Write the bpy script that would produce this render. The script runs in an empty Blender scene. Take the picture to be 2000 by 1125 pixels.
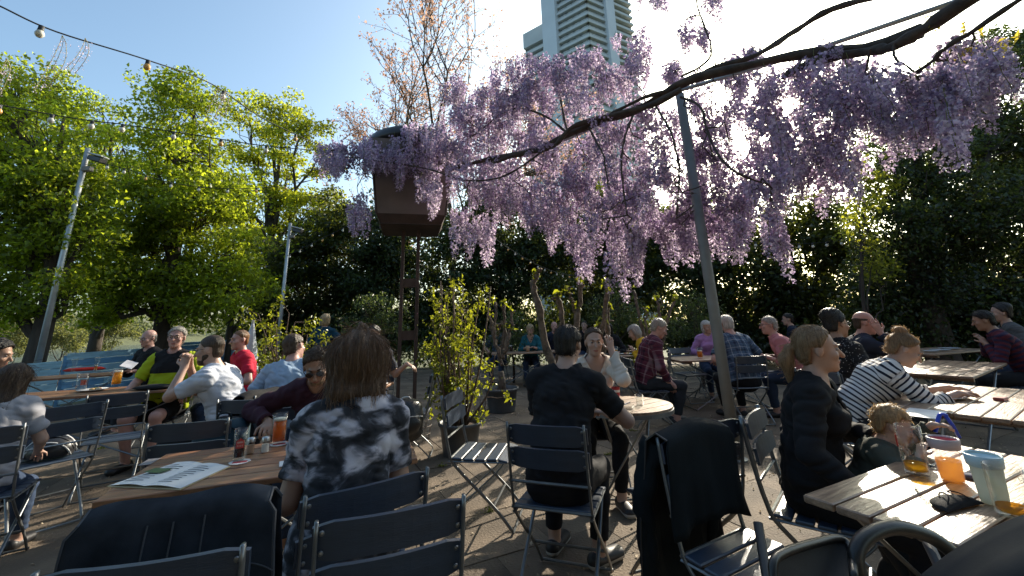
import bpy, math, random
import numpy as np
from mathutils import Vector, Matrix
rad = math.radians
RS = np.random.RandomState(7)
random.seed(7)
SC = bpy.context.scene
COL = SC.collection

# ------------------------------------------------------------ camera
EYE = np.array([0.0, 0.0, 1.38])
PITCH, ROLL, FOC, CX, CY = rad(14.0), rad(1.76), 809.0, 1000.0, 430.0
_F = np.array([0, math.cos(PITCH), math.sin(PITCH)])
_U0 = np.array([0, -math.sin(PITCH), math.cos(PITCH)])
_R0 = np.array([1.0, 0, 0])
_U = _U0 * math.cos(ROLL) + _R0 * math.sin(ROLL)
_R = _R0 * math.cos(ROLL) - _U0 * math.sin(ROLL)
cam = bpy.data.cameras.new('camera')
cam.sensor_width = 36.0
cam.lens = 36.0 * FOC / 2000.0
cam.shift_y = -(562.5 - CY) / 2000.0
cam.clip_start, cam.clip_end = 0.05, 3000
cam_o = bpy.data.objects.new('camera', cam)
COL.objects.link(cam_o)
m4 = Matrix.Identity(4)
for i in range(3):
    m4[i][0], m4[i][1], m4[i][2], m4[i][3] = _R[i], _U[i], -_F[i], EYE[i]
cam_o.matrix_world = m4
SC.camera = cam_o

def ray(px, py):
    return _F + _R * (px - CX) / FOC - _U * (py - CY) / FOC
def at(px, py, Y):            # the point of the place seen there, Y metres ahead
    d = ray(px, py); return EYE + d * (Y / d[1])
def on(px, py, z):            # the same on a level surface of height z
    d = ray(px, py); return EYE + d * ((z - EYE[2]) / d[2])

# ------------------------------------------------------------ light
SUN_AZ, SUN_EL = rad(33.3), rad(27.7)
world = bpy.data.worlds.new('World'); SC.world = world; world.use_nodes = True
wn = world.node_tree
sky = wn.nodes.new('ShaderNodeTexSky'); sky.sky_type = 'NISHITA'; sky.sun_disc = False
sky.sun_elevation = SUN_EL; sky.sun_rotation = SUN_AZ
sky.air_density = 1.0; sky.dust_density = 3.4; sky.ozone_density = 0.35; sky.altitude = 50
bgn = wn.nodes['Background']; bgn.inputs['Strength'].default_value = 0.15
wb = wn.nodes.new('ShaderNodeVectorMath'); wb.operation = 'MULTIPLY'; wb.inputs[1].default_value = (0.87, 1.03, 1.05)   # white balance of the whole sky
wn.links.new(sky.outputs['Color'], wb.inputs[0]); wn.links.new(wb.outputs[0], bgn.inputs['Color'])
sl = bpy.data.lights.new('sun', 'SUN'); sl.energy = 4.6; sl.angle = rad(0.53); sl.color = (1.0, 0.90, 0.74)
so = bpy.data.objects.new('sun', sl); COL.objects.link(so)
so.location = (6, 9, 12)
sund = Vector((math.sin(SUN_AZ) * math.cos(SUN_EL), math.cos(SUN_AZ) * math.cos(SUN_EL), math.sin(SUN_EL)))
so.rotation_euler = sund.to_track_quat('Z', 'Y').to_euler()
SC.view_settings.view_transform = 'Standard'; SC.view_settings.look = 'None'
SC.view_settings.exposure = 0.85; SC.view_settings.gamma = 1.0
SC.cycles.use_denoising = True
SC.cycles.max_bounces = 7; SC.cycles.diffuse_bounces = 3; SC.cycles.glossy_bounces = 3
SC.cycles.transmission_bounces = 6; SC.cycles.transparent_max_bounces = 12
SC.cycles.caustics_reflective = False; SC.cycles.caustics_refractive = False
SC.cycles.sample_clamp_indirect = 6.0

# ------------------------------------------------------------ materials
MATS = {}
def mat(name, col, rough=0.6, metal=0.0, var=0.18, scale=6.0, bump=0.0, bscale=40.0, trans=0.0, tcol=None,
        stretch=None, island=0.0, spec=0.5, coat=0.0):
    if name in MATS: return MATS[name]
    m = bpy.data.materials.new(name); m.use_nodes = True
    nt = m.node_tree; N = nt.nodes; L = nt.links
    b = N['Principled BSDF']
    b.inputs['Roughness'].default_value = rough; b.inputs['Metallic'].default_value = metal
    b.inputs['Specular IOR Level'].default_value = spec
    b.inputs['Coat Weight'].default_value = coat
    tc = N.new('ShaderNodeTexCoord'); src = tc.outputs['Object']
    if stretch:
        mp = N.new('ShaderNodeMapping'); mp.inputs['Scale'].default_value = stretch
        L.new(src, mp.inputs['Vector']); src = mp.outputs['Vector']
    nz = N.new('ShaderNodeTexNoise'); nz.inputs['Scale'].default_value = scale; nz.inputs['Detail'].default_value = 5
    L.new(src, nz.inputs['Vector'])
    rp = N.new('ShaderNodeMapRange'); rp.inputs[1].default_value = 0.3; rp.inputs[2].default_value = 0.7
    rp.inputs[3].default_value = 1 - var; rp.inputs[4].default_value = 1 + var
    L.new(nz.outputs['Fac'], rp.inputs[0]); fac = rp.outputs[0]
    if island:
        ge = N.new('ShaderNodeNewGeometry')
        r2 = N.new('ShaderNodeMapRange'); r2.inputs[3].default_value = 1 - island; r2.inputs[4].default_value = 1 + island
        L.new(ge.outputs['Random Per Island'], r2.inputs[0])
        mu = N.new('ShaderNodeMath'); mu.operation = 'MULTIPLY'
        L.new(fac, mu.inputs[0]); L.new(r2.outputs[0], mu.inputs[1]); fac = mu.outputs[0]
    vm = N.new('ShaderNodeVectorMath'); vm.operation = 'SCALE'; vm.inputs[0].default_value = col[:3]
    L.new(fac, vm.inputs['Scale']); L.new(vm.outputs[0], b.inputs['Base Color'])
    if bump:
        n2 = N.new('ShaderNodeTexNoise'); n2.inputs['Scale'].default_value = bscale; n2.inputs['Detail'].default_value = 4
        L.new(src, n2.inputs['Vector'])
        bp = N.new('ShaderNodeBump'); bp.inputs['Strength'].default_value = bump; bp.inputs['Distance'].default_value = 0.02
        L.new(n2.outputs['Fac'], bp.inputs['Height']); L.new(bp.outputs['Normal'], b.inputs['Normal'])
    if trans:
        tr = N.new('ShaderNodeBsdfTranslucent')
        v2 = N.new('ShaderNodeVectorMath'); v2.operation = 'SCALE'; v2.inputs[0].default_value = (tcol or col)[:3]
        L.new(fac, v2.inputs['Scale']); L.new(v2.outputs[0], tr.inputs['Color'])
        mx = N.new('ShaderNodeMixShader'); mx.inputs[0].default_value = trans
        L.new(b.outputs[0], mx.inputs[1]); L.new(tr.outputs[0], mx.inputs[2])
        L.new(mx.outputs[0], N['Material Output'].inputs['Surface'])
    MATS[name] = m
    return m

def glass_mat(name, tint=(0.98, 0.99, 0.98), fac=0.12):
    if name in MATS: return MATS[name]
    m = bpy.data.materials.new(name); m.use_nodes = True
    N = m.node_tree.nodes; L = m.node_tree.links
    N.remove(N['Principled BSDF'])
    lw = N.new('ShaderNodeLayerWeight'); lw.inputs['Blend'].default_value = 0.5
    pw = N.new('ShaderNodeMath'); pw.operation = 'POWER'; pw.inputs[1].default_value = 3.5; L.new(lw.outputs['Facing'], pw.inputs[0])
    mr = N.new('ShaderNodeMapRange'); mr.inputs[3].default_value = .035; mr.inputs[4].default_value = .7; L.new(pw.outputs[0], mr.inputs[0])
    t = N.new('ShaderNodeBsdfTransparent'); t.inputs[0].default_value = (*tint, 1)
    g = N.new('ShaderNodeBsdfGlossy'); g.inputs['Roughness'].default_value = 0.04
    mx = N.new('ShaderNodeMixShader'); L.new(mr.outputs[0], mx.inputs[0])
    L.new(t.outputs[0], mx.inputs[1]); L.new(g.outputs[0], mx.inputs[2])
    L.new(mx.outputs[0], N['Material Output'].inputs['Surface'])
    MATS[name] = m
    return m

def frost_mat(name, col, clear=.55):
    if name in MATS: return MATS[name]
    m = bpy.data.materials.new(name); m.use_nodes = True; N = m.node_tree.nodes; L = m.node_tree.links
    b = N['Principled BSDF']; b.inputs['Base Color'].default_value = (*col, 1); b.inputs['Roughness'].default_value = .3
    tl = N.new('ShaderNodeBsdfTranslucent'); tl.inputs[0].default_value = (*col, 1); tp = N.new('ShaderNodeBsdfTransparent')
    a = N.new('ShaderNodeMixShader'); a.inputs[0].default_value = .5; L.new(b.outputs[0], a.inputs[1]); L.new(tl.outputs[0], a.inputs[2])
    c = N.new('ShaderNodeMixShader'); c.inputs[0].default_value = clear; L.new(a.outputs[0], c.inputs[1]); L.new(tp.outputs[0], c.inputs[2]); L.new(c.outputs[0], N['Material Output'].inputs['Surface'])
    MATS[name] = m; return m

def liquid_mat(name, col, clear=0.5):
    if name in MATS: return MATS[name]
    m = bpy.data.materials.new(name); m.use_nodes = True
    N = m.node_tree.nodes; L = m.node_tree.links
    b = N['Principled BSDF']; b.inputs['Base Color'].default_value = (*col, 1); b.inputs['Roughness'].default_value = 0.15
    tl = N.new('ShaderNodeBsdfTranslucent'); tl.inputs[0].default_value = (*col, 1)
    tp = N.new('ShaderNodeBsdfTransparent'); tp.inputs[0].default_value = (*[min(1, c * 1.3) for c in col], 1)
    a = N.new('ShaderNodeMixShader'); a.inputs[0].default_value = 0.7
    L.new(b.outputs[0], a.inputs[1]); L.new(tl.outputs[0], a.inputs[2])
    c = N.new('ShaderNodeMixShader'); c.inputs[0].default_value = clear
    L.new(a.outputs[0], c.inputs[1]); L.new(tp.outputs[0], c.inputs[2])
    L.new(c.outputs[0], N['Material Output'].inputs['Surface'])
    MATS[name] = m
    return m

def wood_mat(name, col, rough=0.35, coat=0.3):
    return mat(name, col, rough=rough, var=0.45, scale=5, stretch=(1.2, 14, 14), bump=0.22, bscale=9, coat=coat, spec=.75)

# ------------------------------------------------------------ mesh helpers
def link(name, me, parent=None):
    o = bpy.data.objects.new(name, me); COL.objects.link(o)
    if parent is not None: o.parent = parent
    return o

def tag(o, label=None, cat=None, group=None, kind=None):
    if label: o['label'] = label
    if cat: o['category'] = cat
    if group: o['group'] = group
    if kind: o['kind'] = kind
    return o

def thing(name, label, cat, loc=(0, 0, 0), yaw=0.0, group=None):
    o = link(name, None)
    o.location = loc; o.rotation_euler = (0, 0, rad(yaw)); o.empty_display_size = 0.1
    return tag(o, label, cat, group)

class MB:
    def __init__(s): s.v = []; s.f = []; s.m = []; s.n = 0
    def add(s, V, F, mi=0):
        V = np.asarray(V, float).reshape(-1, 3)
        s.v.append(V)
        for f in F: s.f.append(tuple(int(i) + s.n for i in f)); s.m.append(mi)
        s.n += len(V)
        return s
    def box(s, c, d, R=None, mi=0, bev=0.0):
        x, y, z = np.asarray(d, float) / 2
        if bev:
            b = min(bev, x * .6, y * .6, z * .6)
            V = []
            for (zz, q) in ((-z, b), (-z + b, 0), (z - b, 0), (z, b)):
                xx, yy = x - q, y - q
                V += [(-xx + b * .6, -yy, zz), (xx - b * .6, -yy, zz), (xx, -yy + b * .6, zz), (xx, yy - b * .6, zz),
                      (xx - b * .6, yy, zz), (-xx + b * .6, yy, zz), (-xx, yy - b * .6, zz), (-xx, -yy + b * .6, zz)]
            F = [tuple(range(7, -1, -1)), tuple(range(24, 32))]
            for k in range(3):
                for i in range(8): F.append((k * 8 + i, k * 8 + (i + 1) % 8, (k + 1) * 8 + (i + 1) % 8, (k + 1) * 8 + i))
        else:
            V = [(-x, -y, -z), (x, -y, -z), (x, y, -z), (-x, y, -z), (-x, -y, z), (x, -y, z), (x, y, z), (-x, y, z)]
            F = [(3, 2, 1, 0), (4, 5, 6, 7), (0, 1, 5, 4), (1, 2, 6, 5), (2, 3, 7, 6), (3, 0, 4, 7)]
        V = np.array(V)
        if R is not None: V = V @ np.asarray(R).T
        return s.add(V + np.asarray(c), F, mi)
    def tube(s, P, r, n=8, mi=0, flat=1.0, cap=True):
        P = np.asarray(P, float); k = len(P)
        r = np.broadcast_to(np.asarray(r, float), (k,))
        T = np.gradient(P, axis=0); T /= np.linalg.norm(T, axis=1)[:, None] + 1e-9
        up = np.array([0, 0, 1.0]) if abs(T[0][2]) < 0.9 else np.array([1.0, 0, 0])
        V = []; u = np.cross(T[0], up); u /= np.linalg.norm(u)
        a = np.arange(n) * 2 * math.pi / n
        for i in range(k):
            u = u - T[i] * (u @ T[i]); u /= np.linalg.norm(u) + 1e-9
            w = np.cross(T[i], u)
            V.append(P[i] + r[i] * (np.cos(a)[:, None] * u + flat * np.sin(a)[:, None] * w))
        F = [(i * n + j, i * n + (j + 1) % n, (i + 1) * n + (j + 1) % n, (i + 1) * n + j) for i in range(k - 1) for j in range(n)]
        if cap: F += [tuple(range(n - 1, -1, -1)), tuple((k - 1) * n + j for j in range(n))]
        return s.add(np.concatenate(V), F, mi)
    def lathe(s, prof, c=(0, 0, 0), n=20, mi=0, sx=1, sy=1):
        a = np.arange(n) * 2 * math.pi / n
        V = np.concatenate([np.stack([r * np.cos(a) * sx, r * np.sin(a) * sy, np.full(n, z)], 1) for r, z in prof])
        F = [(i * n + j, i * n + (j + 1) % n, (i + 1) * n + (j + 1) % n, (i + 1) * n + j) for i in range(len(prof) - 1) for j in range(n)]
        return s.add(V + np.asarray(c), F, mi)
    def mesh(s, name, mats, smooth=False):
        me = bpy.data.meshes.new(name)
        me.from_pydata(np.concatenate(s.v).tolist(), [], s.f)
        for q in (mats if isinstance(mats, (list, tuple)) else [mats]): me.materials.append(q)
        if any(s.m): me.polygons.foreach_set('material_index', s.m)
        if smooth: me.polygons.foreach_set('use_smooth', [True] * len(s.f))
        me.update()
        return me
    def build(s, name, mats, parent=None, smooth=False):
        return link(name, s.mesh(name, mats, smooth), parent)

def np_mesh(name, V, Q, mats, smooth=False, mi=None):
    V = np.ascontiguousarray(V, np.float32); Q = np.ascontiguousarray(Q, np.int32)
    me = bpy.data.meshes.new(name); k = Q.shape[1]
    me.vertices.add(len(V)); me.vertices.foreach_set('co', V.ravel())
    me.loops.add(Q.size); me.loops.foreach_set('vertex_index', Q.ravel())
    me.polygons.add(len(Q))
    me.polygons.foreach_set('loop_start', np.arange(0, Q.size, k, dtype=np.int32))
    for q in (mats if isinstance(mats, (list, tuple)) else [mats]): me.materials.append(q)
    if mi is not None: me.polygons.foreach_set('material_index', np.ascontiguousarray(mi, np.int32))
    me.update(calc_edges=True)
    if smooth: me.polygons.foreach_set('use_smooth', np.ones(len(Q), bool))
    me.validate()
    return me

def copy_tree(o, parent=None):
    c = o.copy(); COL.objects.link(c)
    if parent is not None: c.parent = parent
    for ch in list(o.children): copy_tree(ch, c)
    return c

def vnoise(P, seed=0):
    P = np.asarray(P, float); I = np.floor(P).astype(np.int64); f = P - I; f = f * f * (3 - 2 * f)
    out = np.zeros(len(P))
    for a in (0, 1):
        for b in (0, 1):
            for c in (0, 1):
                h = (I[:, 0] + a) * 374761393 + (I[:, 1] + b) * 668265263 + (I[:, 2] + c) * 2147483647 + seed * 974711
                h = (h ^ (h >> 13)) * 1274126177; h = h ^ (h >> 16)
                r = (h & 0xffff) / 65535.0
                out += r * np.where(a, f[:, 0], 1 - f[:, 0]) * np.where(b, f[:, 1], 1 - f[:, 1]) * np.where(c, f[:, 2], 1 - f[:, 2])
    return out

def rotz(a):
    c, s = math.cos(a), math.sin(a); return np.array([[c, -s, 0], [s, c, 0], [0, 0, 1.0]])
def rotx(a):
    c, s = math.cos(a), math.sin(a); return np.array([[1.0, 0, 0], [0, c, -s], [0, s, c]])
def roty(a):
    c, s = math.cos(a), math.sin(a); return np.array([[c, 0, s], [0, 1.0, 0], [-s, 0, c]])
def nrm(v): v = np.asarray(v, float); return v / (np.linalg.norm(v) + 1e-12)
def spline(P, n=24):
    P = np.asarray(P, float); k = len(P); t = np.linspace(0, k - 1, n); out = []
    for x in t:
        i = min(int(x), k - 2); u = x - i
        p0, p1, p2, p3 = P[max(i - 1, 0)], P[i], P[i + 1], P[min(i + 2, k - 1)]
        out.append(0.5 * ((2 * p1) + (-p0 + p2) * u + (2 * p0 - 5 * p1 + 4 * p2 - p3) * u * u + (-p0 + 3 * p1 - 3 * p2 + p3) * u ** 3))
    return np.array(out)

def leaves(name, C, size, mats, parent=None, up=0.25, seed=0, aspect=0.62, mi=None, nrmdir=None, fold=0.18):
    """one leaf-shaped folded face pair at each centre"""
    r = np.random.RandomState(seed); n = len(C)
    d = r.normal(size=(n, 3)); d[:, 2] -= 0.3; d /= np.linalg.norm(d, axis=1)[:, None]
    nn = r.normal(size=(n, 3)); nn[:, 2] = np.abs(nn[:, 2]) + up
    if nrmdir is not None: nn = nn * .6 + nrmdir
    w = np.cross(nn, d); w /= np.linalg.norm(w, axis=1)[:, None] + 1e-9
    q = np.cross(d, w)
    s = (size * (0.6 + 0.8 * r.rand(n)))[:, None]
    a = C - d * s * .5; b = C + d * s * .5
    l = C + w * s * aspect * .5 - d * s * .08 + q * s * fold; g = C - w * s * aspect * .5 - d * s * .08 + q * s * fold
    V = np.stack([a, g, b, l], 1).reshape(-1, 3)
    k = np.arange(n)[:, None] * 4
    T = np.concatenate([k + [0, 1, 2], k + [0, 2, 3]], 1).reshape(-1, 3)
    m2 = None if mi is None else np.repeat(mi, 2)
    return link(name, np_mesh(name, V, T, mats, mi=m2), parent)
# ------------------------------------------------------------ ground, river
def sstep(x): x = np.clip(x, 0, 1); return x * x * (3 - 2 * x)
def land_z(X, Y):
    z = -0.05 - 3.9 * sstep((-10.3 - X) / 13.0) + 6.0 * sstep((-196 - X) / 30.0)
    far = sstep((np.hypot(X, Y) - 14) / 30)
    return z + far * 0.35 * (vnoise(np.stack([X * .06, Y * .06, X * 0], -1).reshape(-1, 3), 3).reshape(X.shape) - .5)
gx = np.concatenate([np.linspace(-1400, -240, 12), np.linspace(-225, -25, 22), np.linspace(-23, -8, 24), np.linspace(-6, 40, 24), np.linspace(60, 1400, 14)])
gy = np.concatenate([np.linspace(-80, -6, 8), np.linspace(-4, 40, 30), np.linspace(50, 400, 20), np.linspace(500, 2400, 10)])
GX, GY = np.meshgrid(gx, gy, indexing='ij'); GZ = land_z(GX, GY)
ny = len(gy); ii, jj = np.meshgrid(np.arange(len(gx) - 1), np.arange(ny - 1), indexing='ij'); k = (ii * ny + jj).ravel()
ground = link('ground', np_mesh('ground', np.stack([GX, GY, GZ], -1).reshape(-1, 3), np.stack([k, k + ny, k + ny + 1, k + 1], 1),
              mat('earth_grass', (0.085, 0.095, 0.04), .9, var=.4, scale=.7, bump=.4, bscale=6), True))
tag(ground, kind='structure')
b = MB(); b.add([(-1300, -70, -3.55), (-17, -70, -3.55), (-17, 2300, -3.55), (-1300, 2300, -3.55)], [(0, 1, 2, 3)])
water = b.build('river', mat('river_water', (0.05, 0.075, 0.09), .12, var=.1, scale=.2, bump=.25, bscale=1.2)); tag(water, kind='structure')

# paving of the terrace: joint bed with separate slabs on it
b = MB(); b.add([(-9.5, -4, -.014), (15, -4, -.014), (15, 15, -.014), (-9.5, 15, -.014)], [(0, 1, 2, 3)])
pave = b.build('pavement', mat('joint_sand', (0.085, 0.07, 0.05), .95, var=.5, scale=3, bump=.5, bscale=30)); tag(pave, kind='structure')
slabm = mat('slab_concrete', (0.140, 0.104, 0.070), .85, var=.5, scale=1.6, bump=.5, bscale=60)
ca, sa = math.cos(rad(27)), math.sin(rad(27)); SW, SD = .80, .60
slab_meshes = []
for q in range(4):
    b = MB(); b.box((0, 0, -.0175), (SW - .004, SD - .004, .035), bev=.002); slab_meshes.append(b.mesh('paving_slab', slabm))
cand = []
for i in range(-30, 40):
    for j in range(-20, 40):
        u = i * SW + (j % 2) * SW * .5; v = j * SD
        x, y = u * ca - v * sa, u * sa + v * ca
        cand.append((max(y, .2) + abs(x) * .35, x, y))
cand = sorted(c for c in cand if -9.0 < c[1] < 14.4 and 0.2 < c[2] < 14.3 and abs(c[1]) < 1.45 * c[2] + 1.2)
rest = MB()
for q, (_, x, y) in enumerate(cand):
    tz = RS.uniform(-.0025, .0025); tx, ty = RS.normal(0, .003, 2)
    if q < 290:
        o = link('paving_slab', slab_meshes[q % 4], pave); o.location = (x, y, tz - .001); o.rotation_euler = (tx, ty, rad(27))
    else:
        rest.box((x, y, tz - .0185), (SW - .01, SD - .01, .035), rotz(rad(27)))
o = rest.build('paving_slab', slabm, pave); o['kind'] = 'stuff'
# moss in the joints, fallen petals
C = []
for q in range(60):
    _, x, y = cand[RS.randint(0, 260)]
    e = RS.choice([-1, 1]); u = RS.uniform(-.35, .35)
    p = np.array([x, y]) + (np.array([ca, sa]) * u + np.array([-sa, ca]) * e * SD / 2)
    C.append(np.column_stack([p[0] + RS.normal(0, .03, 26), p[1] + RS.normal(0, .016, 26), np.abs(RS.normal(0, .009, 26)) + .004]))
tag(leaves('moss', np.concatenate(C), .022, mat('moss_green', (0.17, 0.19, 0.03), .8, trans=.3, island=.4), None, seed=5), 'yellow green moss tufts in the paving joints', 'moss', kind='stuff')
n = 3600
P = np.column_stack([RS.uniform(-4.5, 5.5, n), RS.uniform(.8, 9.5, n), np.full(n, .006)])
tag(leaves('fallen_petals', P, .022, mat('dry_petal', (0.42, 0.34, 0.24), .8, island=.5, trans=.2), None, up=6, seed=6), 'pale fallen petals scattered over the paving', 'petals', kind='stuff')

# ------------------------------------------------------------ trees
bark = mat('bark_dark', (0.055, 0.042, 0.032), .9, var=.4, scale=9, bump=.8, bscale=18, stretch=(1, 1, .25))
def wob(P0, P1, n=6, amp=.06, sag=0.0, rs=RS):
    P0, P1 = np.asarray(P0, float), np.asarray(P1, float); t = np.linspace(0, 1, n)[:, None]
    L = np.linalg.norm(P1 - P0); w = rs.normal(0, amp * L, (n, 3)) * np.sin(np.pi * t)
    P = P0 + (P1 - P0) * t + w; P[:, 2] += sag * L * np.sin(np.pi * t[:, 0]); return P

def tree(name, label, base, lobes, leafm, nclump=18, nleaf=110, lsize=.12, tr=.25, group=None, seed=1, cl=(.42, .2), shell=.5, topfrac=.62, cat='tree'):
    rs = np.random.RandomState(seed); base = np.asarray(base, float)
    t = thing(name, label, cat, base, 0, group)
    L = [(np.asarray(c, float) - base, np.asarray(r, float) * np.ones(3)) for c, r in lobes]
    top = max(c[2] for c, r in L); cen = np.mean([c for c, r in L], 0)
    T = spline([(0, 0, -.3), (rs.normal(0, .08), rs.normal(0, .08), top * .3), (cen[0] * .35, cen[1] * .35, top * .55), (cen[0] * .8, cen[1] * .8, top * .92)], 14)
    b = MB(); b.tube(T, np.linspace(tr, tr * .12, 14) * np.r_[1.35, 1.08, np.ones(12)], 9)
    C = []
    for c, r in L:
        i0 = int(np.clip((c[2] / top) * topfrac * 13, 3, 11)); p0 = T[i0]
        W = wob(p0, c, 7, .05, .05, rs); b.tube(W, np.linspace(tr * .36, tr * .09, 7), 6)
        m = max(4, int(nclump * np.prod(r) ** (2 / 3)))
        d = rs.normal(size=(m, 3)); d /= np.linalg.norm(d, axis=1)[:, None]
        q = c + d * r * (shell + (1 - shell) * rs.rand(m, 1)) * 1.02
        for p in q:
            b.tube(wob(W[rs.randint(3, 7)], p, 4, .08, 0, rs), np.linspace(tr * .07, .008, 4), 4, cap=False)
            k = int(nleaf * rs.uniform(.5, 1.3))
            s = rs.uniform(.7, 1.3)
            g_ = rs.normal(size=(k, 3)); g_ *= (rs.rand(k, 1) ** .4) / (np.linalg.norm(g_, axis=1)[:, None] + 1e-9); C.append(p + g_ * [cl[0] * s * 1.5, cl[0] * s * 1.5, cl[1] * s * 1.4])
    b.build('trunk', bark, t, True)
    leaves('crown', np.concatenate(C), lsize, leafm, t, seed=seed)
    return t

linden = mat('linden_leaf', (0.12, 0.165, 0.022), .42, var=.3, scale=.35, trans=.58, tcol=(0.54, 0.62, 0.03), island=.45)
linden2 = mat('linden_leaf_pale', (0.13, 0.17, 0.026), .42, var=.35, scale=.35, trans=.58, tcol=(0.56, 0.60, 0.03), island=.45)
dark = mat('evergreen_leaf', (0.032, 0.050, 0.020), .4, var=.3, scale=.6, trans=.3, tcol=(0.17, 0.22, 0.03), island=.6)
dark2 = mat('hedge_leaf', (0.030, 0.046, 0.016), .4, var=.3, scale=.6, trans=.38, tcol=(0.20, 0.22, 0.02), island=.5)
def lob(px, py, Y, rpx, sq=(1, 1, 1), dy=0):
    return (at(px, py, Y + dy), np.array(sq) * rpx * Y * 1.08 / FOC)
def gbase(px, Y): p = at(px, 640, Y); return (p[0], p[1], float(land_z(np.array([p[0]]), np.array([p[1]]))[0]))

Y1 = 9.2
tree('linden_tree', 'bright green linden with a dark trunk beside the leaning grey floodlight pole', gbase(74, Y1),
     [lob(30, 190, Y1, 75), lob(-60, 260, Y1, 110), lob(60, 300, Y1, 105), lob(120, 400, Y1, 90), lob(10, 430, Y1, 110), lob(95, 500, Y1, 70), lob(-20, 540, Y1, 70), lob(190, 440, Y1, 40), lob(60, 590, Y1, 40), lob(150, 560, Y1, 45), lob(0, 600, Y1, 45), lob(110, 350, Y1, 70)],
     linden, 26, 150, .10, .22, 'lindens along the river side', 11)
Y2 = 11.5
tree('linden_tree', 'tall linden with narrow pointed crown above the men in green and white', gbase(318, Y2),
     [lob(368, 175, Y2, 55), lob(350, 250, Y2, 75), lob(410, 320, Y2, 75), lob(310, 340, Y2, 85), lob(390, 420, Y2, 90), lob(270, 440, Y2, 85), lob(450, 500, Y2, 60), lob(340, 520, Y2, 80), lob(230, 530, Y2, 60), lob(400, 560, Y2, 55), lob(160, 560, Y2, 45), lob(290, 580, Y2, 50), lob(390, 600, Y2, 45), lob(480, 560, Y2, 50), lob(220, 590, Y2, 45), lob(320, 420, Y2, 70)],
     linden, 18, 150, .115, .26, 'lindens along the river side', 12)
Y2b = 15.5
tree('linden_tree', 'broad dark linden filling the gap behind the floodlight pole', gbase(190, Y2b),
     [lob(130, 200, Y2b, 55), lob(200, 220, Y2b, 55), lob(80, 260, Y2b, 70), lob(240, 290, Y2b, 70), lob(160, 320, Y2b, 80), lob(250, 380, Y2b, 70), lob(120, 420, Y2b, 70), lob(200, 480, Y2b, 60), lob(280, 540, Y2b, 45)],
     linden, 9, 130, .13, .25, 'lindens along the river side', 13)
Y3 = 19.0
tree('linden_tree', 'pale green linden with open crown and visible limbs behind string lights', gbase(508, Y3),
     [lob(545, 210, Y3, 45), lob(480, 220, Y3, 45), lob(590, 260, Y3, 55), lob(500, 290, Y3, 50), lob(620, 310, Y3, 40), lob(560, 350, Y3, 55), lob(470, 360, Y3, 50), lob(520, 420, Y3, 60), lob(600, 420, Y3, 55), lob(460, 460, Y3, 50), lob(640, 400, Y3, 35), lob(560, 470, Y3, 55), lob(500, 500, Y3, 50), lob(640, 470, Y3, 45), lob(430, 400, Y3, 45)],
     linden2, 9, 130, .15, .28, 'lindens along the river side', 14)
tree('linden_tree', 'small dark trunked linden standing behind the man in red', gbase(450, 14),
     [lob(440, 540, 14, 45), lob(490, 500, 14, 45), lob(400, 560, 14, 40), lob(520, 560, 14, 40), lob(460, 590, 14, 30)], linden, 9, 120, .12, .16, 'lindens along the river side', 15)
YB = 15.5
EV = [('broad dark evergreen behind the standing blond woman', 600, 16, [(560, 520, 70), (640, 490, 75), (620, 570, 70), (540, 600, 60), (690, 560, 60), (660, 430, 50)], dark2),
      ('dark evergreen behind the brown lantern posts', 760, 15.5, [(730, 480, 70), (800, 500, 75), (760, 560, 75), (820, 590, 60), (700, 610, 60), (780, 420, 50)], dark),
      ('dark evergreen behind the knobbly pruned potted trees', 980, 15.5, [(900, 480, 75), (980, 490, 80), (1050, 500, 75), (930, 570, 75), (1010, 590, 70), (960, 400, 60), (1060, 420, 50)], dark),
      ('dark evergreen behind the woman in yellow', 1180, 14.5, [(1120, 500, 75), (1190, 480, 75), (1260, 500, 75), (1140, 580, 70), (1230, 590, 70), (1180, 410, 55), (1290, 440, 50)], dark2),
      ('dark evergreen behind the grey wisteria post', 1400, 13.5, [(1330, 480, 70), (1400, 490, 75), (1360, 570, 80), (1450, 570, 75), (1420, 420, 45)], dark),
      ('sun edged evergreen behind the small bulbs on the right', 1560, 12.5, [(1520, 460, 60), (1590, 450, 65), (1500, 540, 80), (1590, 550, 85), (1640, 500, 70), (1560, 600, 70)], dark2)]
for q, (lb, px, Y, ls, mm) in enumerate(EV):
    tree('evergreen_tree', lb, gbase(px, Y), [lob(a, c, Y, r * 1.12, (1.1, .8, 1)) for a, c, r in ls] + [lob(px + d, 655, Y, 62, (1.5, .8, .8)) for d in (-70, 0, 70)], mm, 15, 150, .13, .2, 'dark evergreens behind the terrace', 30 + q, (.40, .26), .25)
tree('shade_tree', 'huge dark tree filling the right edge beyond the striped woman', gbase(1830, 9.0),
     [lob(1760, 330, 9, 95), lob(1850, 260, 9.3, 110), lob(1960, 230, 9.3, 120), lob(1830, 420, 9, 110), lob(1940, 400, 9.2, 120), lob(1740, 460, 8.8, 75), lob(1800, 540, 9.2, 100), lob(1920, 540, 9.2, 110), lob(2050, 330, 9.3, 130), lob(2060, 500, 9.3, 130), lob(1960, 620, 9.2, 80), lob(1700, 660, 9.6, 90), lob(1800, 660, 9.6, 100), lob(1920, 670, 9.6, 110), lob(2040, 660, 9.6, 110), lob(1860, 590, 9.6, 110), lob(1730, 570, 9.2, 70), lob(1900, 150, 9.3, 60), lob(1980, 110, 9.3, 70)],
     dark, 26, 150, .085, .3, None, 41, (.34, .22), .3)
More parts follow.
